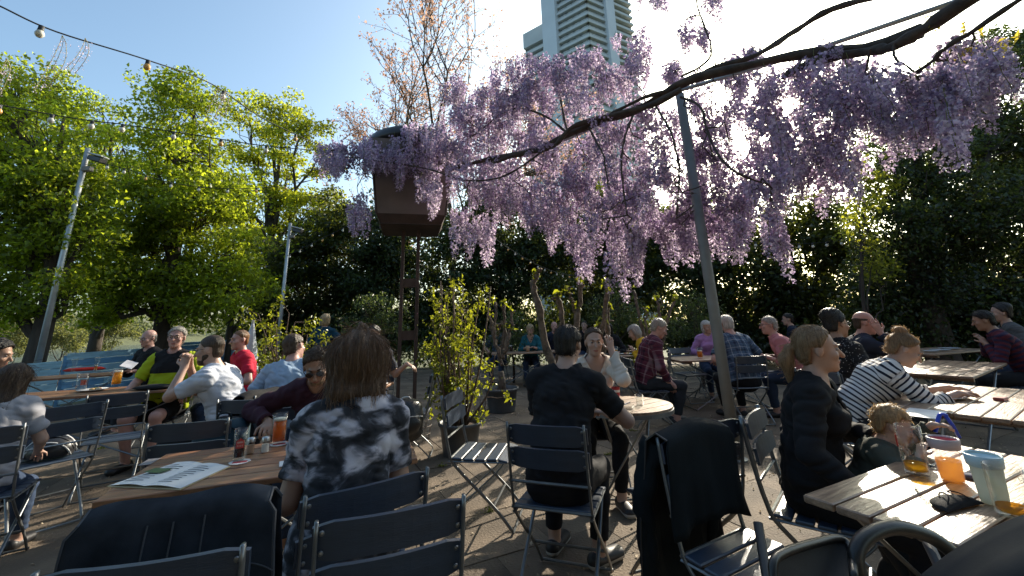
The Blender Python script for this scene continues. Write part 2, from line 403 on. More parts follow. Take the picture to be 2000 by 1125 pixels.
tree('leafy_shrub', 'yellow green sunlit shrub at the edge of the huge dark tree', gbase(1690, 8.3), [lob(1690, 430, 8.3, 36), lob(1700, 500, 8.3, 34), lob(1720, 350, 8.4, 34), lob(1740, 530, 8.3, 26), lob(1680, 320, 8.4, 22)],
     mat('lime_leaf', (0.13, 0.15, 0.02), .4, trans=.5, tcol=(.5, .5, .04), island=.3), 32, 80, .075, .05, None, 42, (.2, .14), .4, cat='shrub')
for q, (lb, px, py, Y, r) in enumerate([('round bush sprouting behind the woman in yellow', 1205, 605, 9.5, 45), ('grey green bush behind the brown lantern posts low down', 735, 610, 8.8, 42),
                                        ('dark bush behind the man in maroon plaid', 1355, 610, 9.0, 40), ('pale leaved bush behind the blond woman in teal', 1000, 640, 10.5, 36)]):
    tree('bush', lb, gbase(px, Y), [lob(px, py, Y, r), lob(px - 26, py + 22, Y, r * .7), lob(px + 26, py + 18, Y, r * .75)], mat('bush_leaf', (0.05, 0.085, 0.03), .45, trans=.4, tcol=(.16, .2, .04), island=.5), 60, 80, .05, .04, 'bushes along the evergreens', 50 + q, (.16, .12), .3, cat='bush')
# unseen trees and a building, added behind the camera to shade the foreground
for q, (x, y, hh) in enumerate([(-6.5, -5.5, 8), (0.5, -7.5, 9), (7.5, -4.5, 8.5)]):
    tree('added_shade_tree', ['unseen tree added to shade the near table, toward the river', 'unseen tree added to shade the foreground chairs', 'unseen tree added to shade the pushchair'][q], (x, y, -.05),
         [((x + a, y + c, z), r) for a, c, z, r in ((0, 0, hh, 2.2), (-2.4, .4, hh - 2, 2.2), (2.4, -.2, hh - 2.2, 2.2), (0, 2.2, hh - 2.2, 2.1), (.6, -2.2, hh - 1.8, 2.1))], dark2, 9, 90, .26, .26, 'unseen trees added for shade', 90 + q, (.5, .35), .2)
def added_inn():  # added out of view to block sky light from behind
    t = thing('added_inn', 'unseen plastered building with tiled roof added to shade the foreground', 'building', (0, -14, 0)); b = MB(); b.box((0, -3, 2.4), (26, 6, 4.9)); b.build('wall', mat('plaster', (.42, .36, .28), .85, var=.15, scale=.8), t)
    V = [(-13.6, .6, 4.7), (13.6, .6, 4.7), (13.6, -6.6, 4.7), (-13.6, -6.6, 4.7), (-12, -3, 7.6), (12, -3, 7.6)]; MB().add(V, [(0, 1, 5, 4), (2, 3, 4, 5), (3, 0, 4), (1, 2, 5), (3, 2, 1, 0)]).build('roof', mat('roof_tile', (.16, .07, .045), .8, var=.3, scale=3), t)
    for x in range(-11, 12, 3):
        b = MB(); b.box((x, .03, 1.7), (1.1, .1, 1.5)); w = b.build('window', mat('window_frame', (.5, .5, .48), .6), t); b = MB(); b.box((x, .09, 1.7), (.95, .02, 1.35)); b.build('pane', mat('window_glass', (.03, .04, .045), .1), w)
added_inn()
# river bank willows and the wooded far bank
willow = mat('willow_leaf', (0.12, 0.13, 0.045), .5, trans=.45, tcol=(.3, .3, .07), island=.3)
for q, (lb, px, py, Y, r) in enumerate([('olive willow bush on the bank beyond the blue fence', 205, 625, 27, 38), ('wide olive willow bush between the pole and the river', 130, 640, 24, 34), ('low olive bush left of the dark linden trunk', 25, 640, 30, 40)]):
    tree('willow_bush', lb, gbase(px, Y), [lob(px, py, Y, r, (1, 1, .9)), lob(px - 30, py + 20, Y, r * .8), lob(px + 28, py + 18, Y, r * .75), lob(px, py + 34, Y, r * .7)], willow, 10, 150, .12, .1, 'willows on the river bank', 60 + q, (.35, .28), .3, cat='bush')
C = []; r_ = np.random.RandomState(9)
for q in range(420):
    y = r_.uniform(-20, 900); x = -205 - r_.uniform(0, 45); h = r_.uniform(7, 15)
    d = r_.normal(size=(70, 3)); d /= np.linalg.norm(d, axis=1)[:, None]
    C.append(np.array([x, y, 1 + h * .45]) + d * [h * .5, h * .55, h * .5])
tag(leaves('far_bank_wood', np.concatenate(C), 2.2, mat('far_leaf', (0.10, 0.12, 0.06), .7, trans=.4, tcol=(.22, .24, .08), island=.3), None, seed=70), 'hazy line of trees on the far river bank', 'wood', kind='stuff')

# the nearly bare tree with orange buds
def bare_tree(base, H, seed):
    rs = np.random.RandomState(seed); b = MB(); tips = []
    def grow(p, d, L, r, lev):
        n = 5; P = [p]; dd = d.copy()
        for i in range(n - 1):
            dd = nrm(dd + rs.normal(0, .09, 3) + [0, 0, .03]); P.append(P[-1] + dd * L / (n - 1))
        b.tube(P, np.linspace(r, r * .62, n), 7 if lev < 2 else 4, cap=False)
        if lev >= 2: tips.extend([P[-1], P[2], P[3]])
        if lev == 5: return
        k = [8, 5, 4, 4, 3, 3][lev]
        for i in range(k):
            a = rs.uniform(0, 2 * math.pi); sp = rs.uniform(.3, .8) if lev > 1 else rs.uniform(.45, 1.0)
            if lev == 0: a = 6.283 * i / k + rs.uniform(-.35, .35)
            u = nrm(np.cross(dd, rs.normal(size=3) if lev else np.array([0, 1.0, 0]))); nd = nrm(dd * math.cos(sp) + (u * math.cos(a) + np.cross(dd, u) * math.sin(a)) * math.sin(sp))
            s = P[-1] if i < 2 else P[rs.randint(2, n)]
            grow(s, nd, L * rs.uniform(.55, .8), r * rs.uniform(.45, .58), lev + 1)
    t = thing('budding_tree', 'nearly bare tree with thin twigs and orange buds behind the lantern', 'tree', base)
    grow(np.array([0, 0, -.3]), np.array([.02, 0, 1.0]), H * .36, .24, 0)
    b.build('trunk', mat('bark_brown', (0.085, 0.06, 0.045), .85, var=.3, scale=8), t, True)
    T = np.array(tips); T = T[rs.rand(len(T)) < .8]
    C = np.repeat(T, 3, 0) + rs.normal(0, .10, (len(T) * 3, 3))
    leaves('crown', C, .13, mat('orange_bud', (0.48, 0.26, 0.18), .6, trans=.45, tcol=(.66, .40, .28), island=.4), t, seed=seed)
bare_tree(gbase(872, 20), 17.0, 4)

# ------------------------------------------------------------ the tower
def tower():
    c0 = at(1158, 150, 170); c0[2] = 0
    t = thing('office_tower', 'pale high rise with stacked balcony bands and tall white piers', 'tower', c0)
    dL = np.array([-math.sin(rad(52)), math.cos(rad(52)), 0]); dR = np.array([math.sin(rad(61)), math.cos(rad(61)), 0])
    def hit(px, py, d, org=np.zeros(3)):
        r = ray(px, py); A = np.array([[r[0], -d[0]], [r[1], -d[1]]]); q = c0 + org
        return np.linalg.solve(A, q[:2])[1]
    conc = mat('tower_concrete', (0.64, 0.64, 0.62), .8, var=.1, scale=.1); glas = mat('tower_glass', (0.26, 0.27, 0.265), .55, var=.2, scale=.15)
    pier = mat('tower_pier', (0.72, 0.73, 0.74), .6, var=.05, scale=.1)
    L1 = hit(1093, 100, dL); R1 = hit(1188, 100, dR); R2 = hit(1204, 100, dR); R3 = hit(1243, 100, dR); L2 = hit(1066, 100, dL)
    TOP = 190.0
    def wall(name, p, d, a, e, z0, z1, th, m, off=0):
        nn = np.array([d[1], -d[0], 0]);
        if nn @ (c0 + p + d * a) > 0: nn = -nn
        q0 = p + d * a + nn * off; q1 = p + d * e + nn * off
        V = [q0, q1, q1 - nn * th, q0 - nn * th]; V = [np.r_[v[:2], z] for z in (z0, z1) for v in V]
        MB().add(V, [(3, 2, 1, 0), (4, 5, 6, 7), (0, 1, 5, 4), (1, 2, 6, 5), (2, 3, 7, 6), (3, 0, 4, 7)]).build(name, m, t)
    Z = np.zeros(3)
    wall('wall', Z, dL, .6, L1, 0, TOP, 18, glas, -1.6); wall('wall', Z, dR, .6, R3, 0, TOP, 14, glas, -1.6)
    wall('pier', Z, dL, L1, L2, 0, TOP + 8, 9, pier, 2.2); wall('pier', Z, dR, R1, R2, 0, TOP + 8, 4, pier, 1.6)
    LB = L2 + 1.0; LE = hit(1020, 100, dL); zt = (at(1066, 42, (c0 + dL * LB)[1]))[2]
    wall('wall', Z, dL, LB, LE, 0, zt, 18, glas, -3.0)
    wall('parapet', Z, dL, LB - .5, LE, zt - 9.2, zt, 3, conc, -1.2)
    for i in range(44):
        z = 8 + i * 4.15
        if z > 40:
            V = []
            for (d, e) in ((dL, L1), (dR, R1)):
                wall('spandrel', Z, d, 0.0 if d is dL else .25, e, z, z + 1.55, 1.8, conc, .15)
                wall('handrail', Z, d, .2 if d is dL else .5, e, z + 1.95, z + 2.2, .2, conc, .05)
                for s in np.arange(e * .12, e * .95, e * .22):
                    wall('window', Z, d, s, s + e * .13, z + 1.6, z + 4.0, .4, mat('tower_blind', (0.44, 0.45, 0.44), .6), -1.35)
            wall('spandrel', Z, dR, R2, R3, z + .3, z + 1.7, 1.8, conc, .12)
            if z + 2 < zt - 11: wall('spandrel', Z, dL, LB - .4, LE, z, z + 1.9, 1.8, conc, -1.4)
tower()

# ------------------------------------------------------------ blue board fence on the left
def fence():
    blue = [mat('fence_blue_%d' % q, c, .6, var=.22, scale=3, stretch=(3, 1, 8), bump=.2, bscale=30) for q, c in enumerate([(0.20, 0.38, 0.50), (0.24, 0.42, 0.53), (0.10, 0.25, 0.42)])]
    t = thing('board_fence', 'weathered light blue board fence with stepped top beside the river', 'fence', (-9.4, 0, 0))
    panels = [(4.6, 8.95, .92, 0), (9.05, 11.6, 1.05, 1), (11.7, 14.4, 1.14, 2)]
    for (y0, y1, h, ci) in panels:
        z = .04; k = 0
        while z < h - .03:
            hh = min(.145, h - z); cut = y0 + (y1 - y0) * (.35 + .3 * (k % 2))
            for (a, e) in ((y0, cut - .004), (cut + .004, y1)):
                b = MB(); b.box((RS.uniform(-.005, .005), (a + e) / 2, z + hh / 2), (.028, e - a, hh - .008), bev=.004)
                b.build('board', blue[(ci + (RS.rand() < .3)) % 3], t)
            z += .145; k += 1
        for y in (y0 + .05, y1 - .06):
            b = MB(); b.box((-.06, y, h / 2 - .1), (.07, .07, h + .1)); b.build('post', blue[2], t)
    t2 = thing('tall_fence', 'taller pale blue board panel standing behind the low fence end', 'fence', (-9.75, 6.4, 0))
    for k in range(8):
        b = MB(); b.box((0, 0, .07 + k * .137), (.03, 2.0, .13), bev=.004); b.build('board', blue[k % 2], t2)
fence()

# ------------------------------------------------------------ poles, lantern
galv = mat('galvanised_steel', (0.42, 0.44, 0.45), .42, .6, var=.15, scale=5)
greyp = mat('grey_painted_steel', (0.21, 0.225, 0.225), .5, .1, var=.12, scale=7, bump=.1, bscale=60)
blk = mat('black_plastic', (0.02, 0.02, 0.022), .4)
def flood_pole(label, p0, p1, r, hs):
    p0 = np.asarray(p0); p1 = np.asarray(p1); t = thing('floodlight_pole', label, 'light pole', p0, 0, 'floodlight poles')
    d = p1 - p0; b = MB(); b.tube([(0, 0, 0), d * .5, d], [r, r * .95, r * .85], 12); b.build('pole', galv, t, True)
    b = MB(); b.box(d * .97 + np.array([hs * .75, 0, -.02]), (hs * 1.0, hs * .6, hs * .1), roty(.28), bev=.01); o = b.build('floodlight', mat('lamp_grey', (.45, .45, .43), .5), t)
    b = MB(); b.box(d * .97 + np.array([hs * .75, 0, -.07 * hs / .3 - .03]), (hs * .85, hs * .5, hs * .3), roty(.28), bev=.01); b.build('housing', blk, o)
    b = MB(); b.tube(spline([d * .97 + [hs * 1.1, -.03, 0], d * .97 + [hs * 1.25, -.03, -.25 * hs], d * .97 + [hs * .7, -.03, -.6 * hs], d * .93], 12), .006, 5); b.build('wire', mat('wire_grey', (.4, .4, .38)), o)
    b = MB(); b.box(d * .91 + np.array([hs * .28, 0, 0]), (hs * .5, hs * .3, hs * .3), bev=.01); b.build('junction_box', mat('box_brown', (.22, .19, .16)), t)
def vert(px, py, Y, z0=0): p = at(px, py, Y); return np.array([p[0], p[1], z0]), p
a, e = vert(172, 290, 8.7, -.05); flood_pole('tall grey floodlight pole beside the blue fence and dark linden trunk', a, e, .058, .36)
a, e = vert(664, 442 - 0, 11.5); a2, e = vert(567, 436, 11.5); flood_pole('distant grey floodlight pole rising out of the potted bush', a2, e, .05, .30)

def lantern():
    rust = mat('rusty_brown_metal', (0.060, 0.038, 0.030), .6, .2, var=.35, scale=4, bump=.2, bscale=25)
    pane = mat('smoked_pane', (0.15, 0.115, 0.105), .38, var=.25, scale=2.5)
    Yl = 6.6; c = at(803, 450, Yl); sc = Yl * 1.06 / FOC
    t = thing('giant_lantern', 'giant brown street lantern on twin posts half hidden by wisteria', 'lantern', (c[0], c[1], 0), 14)
    zb = c[2]; zt = at(800, 305, Yl)[2]; wb, wt = 112 * sc / 2, 148 * sc / 2
    rz = zb + .13
    for k in range(4):                                   # four tapering panes
        R = rotz(k * math.pi / 2); e = .012
        V = np.array([(-wb - .03, -wb - .03, rz), (wb + .03, -wb - .03, rz), (wt, -wt, zt), (-wt, -wt, zt)]); V2 = V + [0, .015, 0]
        b = MB(); b.add(np.r_[V, V2] @ R.T, [(0, 1, 2, 3), (7, 6, 5, 4), (0, 4, 5, 1), (1, 5, 6, 2), (2, 6, 7, 3), (3, 7, 4, 0)]); b.build('pane', pane, t)
        b = MB(); b.tube([R @ np.array([wb + .03, -wb - .03, rz]), R @ np.array([wt, -wt, zt])], .018, 4); b.build('corner_bar', rust, t)
        V = np.array([(-wb + .03, -wb + .03, zb), (wb - .03, -wb + .03, zb), (wb + .035, -wb - .035, rz + .01), (-wb - .035, -wb - .035, rz + .01)])
        b = MB(); b.add(np.r_[V, V + [0, .02, 0]] @ R.T, [(0, 1, 2, 3), (7, 6, 5, 4), (0, 4, 5, 1), (1, 5, 6, 2), (2, 6, 7, 3), (3, 7, 4, 0)]); b.build('skirt', rust, t)
    b = MB(); b.box((0, 0, zb + .004), (2 * wb - .05, 2 * wb - .05, .02)); b.build('floor_plate', rust, t)
    wl = wt * 1.22
    b = MB(); b.lathe([(wt * 1.0, zt - .01), (wl, zt + .04), (wl, zt + .09), (wl * .93, zt + .2), (wl * .72, zt + .3), (wl * .35, zt + .37), (0.001, zt + .38)], n=28); b.build('dome_lid', mat('lid_black', (.018, .015, .016), .45), t, True)
    for s in (-1, 1):
        b = MB(); b.box((s * .12, 0, zb / 2), (.055, .055, zb), bev=.006); b.build('post', rust, t)
    for z in (1.25, 2.05):
        b = MB(); b.box((0, 0, z), (.19, .03, .14)); b.build('tie_plate', rust, t)
lantern()
# ------------------------------------------------------------ people: one continuous body surface each
class Prim:
    __slots__ = ('kind', 'a', 'b', 'r1', 'r2', 's', 'w', 'd1', 'd2', 'tag', 'k', 'R', 'u0', 'sub')
def rc(a, b, r1, r2, tag, k=.02, u0=0.0):
    p = Prim(); p.kind = 0; p.a = np.asarray(a, float); p.b = np.asarray(b, float); p.r1, p.r2, p.tag, p.k, p.u0, p.sub = r1, r2, tag, k, u0, False; return p
def ec(a, b, s, rs1, rs2, rd1, rd2, tag, k=.03, u0=0.0):       # flattened limb or trunk: side axis s
    p = Prim(); p.kind = 1; p.a = np.asarray(a, float); p.b = np.asarray(b, float); ax = nrm(p.b - p.a)
    s = nrm(np.asarray(s) - ax * (ax @ np.asarray(s))); p.s = s; p.w = np.cross(ax, s)
    p.r1, p.r2, p.d1, p.d2, p.tag, p.k, p.u0, p.sub = rs1, rs2, rd1, rd2, tag, k, u0, False; return p
def el(c, r, R, tag, k=.02, sub=False):
    p = Prim(); p.kind = 2; p.a = np.asarray(c, float); p.b = p.a; p.r1 = np.asarray(r, float); p.R = np.asarray(R, float); p.tag, p.k, p.u0, p.sub = tag, k, 0, sub; return p
def pd(p, X):
    if p.kind == 2:
        q = (X - p.a) @ p.R; k0 = np.sqrt(((q / p.r1) ** 2).sum(-1)); k1 = np.sqrt(((q / p.r1 ** 2) ** 2).sum(-1)) + 1e-9
        return k0 * (k0 - 1) / k1, np.zeros(q.shape[:-1])
    ab = p.b - p.a; L2 = ab @ ab + 1e-12; t = np.clip(((X - p.a) @ ab) / L2, 0, 1)
    q = X - (p.a + t[..., None] * ab)
    if p.kind == 0: return np.sqrt((q * q).sum(-1)) - (p.r1 + t * (p.r2 - p.r1)), t
    rs = p.r1 + t * (p.r2 - p.r1); rd = p.d1 + t * (p.d2 - p.d1); ax = ab / math.sqrt(L2)
    u = (q @ p.s) / rs; v = (q @ p.w) / rd; g = (q @ ax) / np.minimum(rs, rd)
    k0 = np.sqrt(u * u + v * v + g * g); k1 = np.sqrt((u / rs) ** 2 + (v / rd) ** 2 + (g / np.minimum(rs, rd)) ** 2) + 1e-6
    return k0 * (k0 - 1) / k1, t
def bound(p):
    if p.kind == 0: r = max(p.r1, p.r2)
    elif p.kind == 1: r = max(p.r1, p.r2, p.d1, p.d2)
    else: r = float(max(p.r1))
    return np.minimum(p.a, p.b) - r, np.maximum(p.a, p.b) + r
_CO = [(a, b, c) for a in (0, 1) for b in (0, 1) for c in (0, 1)]
_ED = [(i, j) for i in range(8) for j in range(i + 1, 8) if sum(abs(x - y) for x, y in zip(_CO[i], _CO[j])) == 1]
def surfnet(D, o, h):
    s = D < 0
    c = sum(s[a:s.shape[0] - 1 + a, b:s.shape[1] - 1 + b, e:s.shape[2] - 1 + e].astype(np.int8) for a, b, e in _CO)
    act = (c > 0) & (c < 8); idx = np.full(c.shape, -1, np.int64); I, J, K = np.nonzero(act); idx[I, J, K] = np.arange(len(I))
    val = np.stack([D[I + a, J + b, K + e] for a, b, e in _CO], 1)
    pos = np.zeros((len(I), 3)); cnt = np.zeros(len(I))
    for i, j in _ED:
        va, vb = val[:, i], val[:, j]; m = (va < 0) != (vb < 0); t = np.where(m, va / np.where(m, va - vb, 1), 0)
        ca, cb = np.array(_CO[i], float), np.array(_CO[j], float)
        pos += m[:, None] * (ca + t[:, None] * (cb - ca)); cnt += m
    V = o + h * (np.stack([I, J, K], 1) + pos / cnt[:, None]); Q = []
    for ax in range(3):
        sl0 = [slice(1, None)] * 3; sl0[ax] = slice(None, -1); sl1 = [slice(1, None)] * 3; sl1[ax] = slice(1, None)
        A, B = s[tuple(sl0)], s[tuple(sl1)]; x = np.nonzero(A != B); ins = A[x]
        g = [x[0] + 1, x[1] + 1, x[2] + 1]; g[ax] = g[ax] - 1
        y, z = (ax + 1) % 3, (ax + 2) % 3; q = []
        for dy, dz in ((-1, -1), (0, -1), (0, 0), (-1, 0)):
            w = [v.copy() for v in g]; w[y] += dy; w[z] += dz
            ok = (w[0] < c.shape[0]) & (w[1] < c.shape[1]) & (w[2] < c.shape[2])
            q.append(np.where(ok, idx[np.minimum(w[0], c.shape[0] - 1), np.minimum(w[1], c.shape[1] - 1), np.minimum(w[2], c.shape[2] - 1)], -1))
        q = np.stack(q, 1); q[~ins] = q[~ins][:, ::-1]; Q.append(q[(q >= 0).all(1)])
    return V, np.concatenate(Q)
def polygonize(prims, h, cut=None, pad=.03):
    lo = np.min([bound(p)[0] for p in prims if not p.sub], 0) - pad; hi = np.max([bound(p)[1] for p in prims if not p.sub], 0) + pad
    n = np.ceil((hi - lo) / h).astype(int) + 1; D = np.full(n, .08, np.float32); ax = [lo[i] + h * np.arange(n[i]) for i in range(3)]
    for p in prims:
        b0, b1 = bound(p); m = .035 + p.k
        i0 = np.clip(((b0 - m - lo) / h).astype(int), 0, n); i1 = np.clip(((b1 + m - lo) / h).astype(int) + 2, 0, n)
        if (i1 <= i0).any(): continue
        X = np.stack(np.meshgrid(*[ax[i][i0[i]:i1[i]] for i in range(3)], indexing='ij'), -1)
        d = pd(p, X)[0]; S = D[i0[0]:i1[0], i0[1]:i1[1], i0[2]:i1[2]]; k = p.k
        if p.sub:
            d = -d; q = np.clip(.5 - .5 * (d - S) / k * -1, 0, 1) if False else np.clip(.5 + .5 * (d - S) / k, 0, 1); S[...] = S + (d - S) * q + k * q * (1 - q)
        else:
            q = np.clip(.5 + .5 * (S - d) / k, 0, 1); S[...] = S + (d - S) * q - k * q * (1 - q)
    if cut is not None:
        X = np.stack(np.meshgrid(*ax, indexing='ij'), -1); D = np.maximum(D, cut(X))
    D[0] = D[-1] = .08; D[:, 0] = D[:, -1] = .08; D[:, :, 0] = D[:, :, -1] = .08
    return surfnet(D, lo, h)
def vnormals(V, Q):
    n = np.cross(V[Q[:, 2]] - V[Q[:, 0]], V[Q[:, 3]] - V[Q[:, 1]]); N = np.zeros_like(V)
    for i in range(4): np.add.at(N, Q[:, i], n)
    return N / (np.linalg.norm(N, axis=1)[:, None] + 1e-12)
def relax(V, Q, it=2, f=.5):
    for _ in range(it):
        A = np.zeros_like(V); c = np.zeros(len(V))
        for i in range(4):
            j = Q[:, (i + 1) % 4]; np.add.at(A, Q[:, i], V[j]); np.add.at(c, Q[:, i], 1); np.add.at(A, j, V[Q[:, i]]); np.add.at(c, j, 1)
        V = V + f * (A / np.maximum(c, 1)[:, None] - V)
    return V
def ik(a, c, l1, l2, hint):
    a, c = np.asarray(a, float), np.asarray(c, float); d = c - a; L = np.linalg.norm(d)
    if L > (l1 + l2) * .985: c = a + d / L * (l1 + l2) * .985; d = c - a; L = np.linalg.norm(d)
    x = (l1 * l1 - l2 * l2 + L * L) / (2 * L); y = math.sqrt(max(l1 * l1 - x * x, 1e-6)); e = d / L
    h = np.asarray(hint, float); h = nrm(h - e * (h @ e)); return a + e * x + h * y, c

SKIN = {'fair': (0.50, 0.31, 0.23), 'tan': (0.40, 0.23, 0.155), 'pink': (0.54, 0.30, 0.24)}
HAIRC = {'brown': (0.075, 0.044, 0.025), 'honey': (0.36, 0.25, 0.13), 'chestnut': (0.13, 0.075, 0.040), 'dark': (0.016, 0.012, 0.010), 'blond': (0.40, 0.30, 0.17), 'grey': (0.36, 0.34, 0.31), 'ash': (0.25, 0.16, 0.085), 'ginger': (0.24, 0.12, 0.05), 'white': (0.55, 0.53, 0.48)}
def skin_mat(k): return mat('skin_' + k, SKIN[k], .5, var=.10, scale=14, bump=.06, bscale=160, trans=.06, tcol=(.6, .16, .08))
def hair_mat(k): return mat('hair_' + k, HAIRC[k], .42, var=.4, scale=30, stretch=(4, 4, .35), trans=.22, tcol=tuple(min(1, c * 2.2) for c in HAIRC[k]), bump=.5, bscale=60)
def cloth(name, col, rough=.85, var=.12, **k): return mat('cloth_' + name, col, rough, var=var, scale=9, bump=.12, bscale=240, spec=.25, **k)

def pattern_mat(name, fn):
    if name in MATS: return MATS[name]
    m = bpy.data.materials.new(name); m.use_nodes = True; N = m.node_tree.nodes; L = m.node_tree.links
    b = N['Principled BSDF']; b.inputs['Roughness'].default_value = .85; b.inputs['Specular IOR Level'].default_value = .25
    L.new(fn(N, L), b.inputs['Base Color']); MATS[name] = m; return m
def _ramp(N, L, src, stops):
    r = N.new('ShaderNodeValToRGB'); cr = r.color_ramp
    while len(cr.elements) < len(stops): cr.elements.new(.5)
    for e, (p, c) in zip(cr.elements, stops): e.position = p; e.color = (*c, 1)
    L.new(src, r.inputs[0]); return r.outputs[0]
def _saw(N, L, attr, freq):
    a = N.new('ShaderNodeAttribute'); a.attribute_name = attr
    m = N.new('ShaderNodeMath'); m.operation = 'MULTIPLY'; m.inputs[1].default_value = freq; L.new(a.outputs['Fac'], m.inputs[0])
    f = N.new('ShaderNodeMath'); f.operation = 'FRACT'; L.new(m.outputs[0], f.inputs[0]); return f.outputs[0]
def stripes(name, c1, c2, freq, duty):
    def fn(N, L):
        r = _ramp(N, L, _saw(N, L, 'bu', freq), [(0, c1), (duty, c2)]); r.node.color_ramp.interpolation = 'CONSTANT'; return r
    return pattern_mat(name, fn)
def plaid(name, base, dk, lt, fu, fv):
    def fn(N, L):
        a = _ramp(N, L, _saw(N, L, 'bu', fu), [(0, base), (.28, base), (.34, dk), (.52, dk), (.58, base), (.80, base), (.83, lt), (.87, lt), (.9, base)])
        c = _ramp(N, L, _saw(N, L, 'bv', fv), [(0, base), (.28, base), (.34, dk), (.52, dk), (.58, base), (.80, base), (.83, lt), (.87, lt), (.9, base)])
        mx = N.new('ShaderNodeMix'); mx.data_type = 'RGBA'; mx.inputs[0].default_value = .5; L.new(a, mx.inputs[6]); L.new(c, mx.inputs[7]); return mx.outputs[2]
    return pattern_mat(name, fn)
def tiedye(name):
    def fn(N, L):
        tc = N.new('ShaderNodeTexCoord'); w = N.new('ShaderNodeTexNoise'); w.inputs['Scale'].default_value = 8; w.inputs['Detail'].default_value = 7; w.inputs['Distortion'].default_value = .5
        mp = N.new('ShaderNodeMapping'); mp.inputs['Scale'].default_value = (1, 1, 1.7); L.new(tc.outputs['Object'], mp.inputs[0]); L.new(mp.outputs[0], w.inputs['Vector'])
        return _ramp(N, L, w.outputs['Fac'], [(.36, (.012, .013, .016)), (.47, (.035, .036, .042)), (.52, (.13, .13, .15)), (.58, (.42, .40, .44)), (.70, (.58, .56, .60))])
    return pattern_mat(name, fn)

def extract(V, N, Q, mask, off, wr, seed, rim=.004):
    fm = mask[Q].all(1); F = Q[fm]
    if not len(F): return None
    E = np.sort(np.concatenate([F[:, [0, 1]], F[:, [1, 2]], F[:, [2, 3]], F[:, [3, 0]]]), 1)
    u, c = np.unique(E, axis=0, return_counts=True); bd = np.zeros(len(V), bool); bd[u[c == 1].ravel()] = True
    used = np.unique(F); rem = np.full(len(V), -1); rem[used] = np.arange(len(used))
    P = V[used]; o = off + wr * (vnoise(P * [14, 14, 20] + seed, seed) - .25) + wr * .9 * np.abs(vnoise(P * [9, 9, 34] + P[:, :1] * 11, seed + 1) - .5) * 2
    o = np.where(bd[used], rim, o)
    W = P + N[used] * o[:, None]
    # hems are smoothed along the rim
    r = u[c == 1]; 
    for _ in range(6):
        A = np.zeros_like(W); n = np.zeros(len(W)); i, j = rem[r[:, 0]], rem[r[:, 1]]
        np.add.at(A, i, W[j]); np.add.at(A, j, W[i]); np.add.at(n, i, 1); np.add.at(n, j, 1); m = n > 0
        W[m] = W[m] * .5 + .5 * A[m] / n[m][:, None]
    return W, rem[F], used

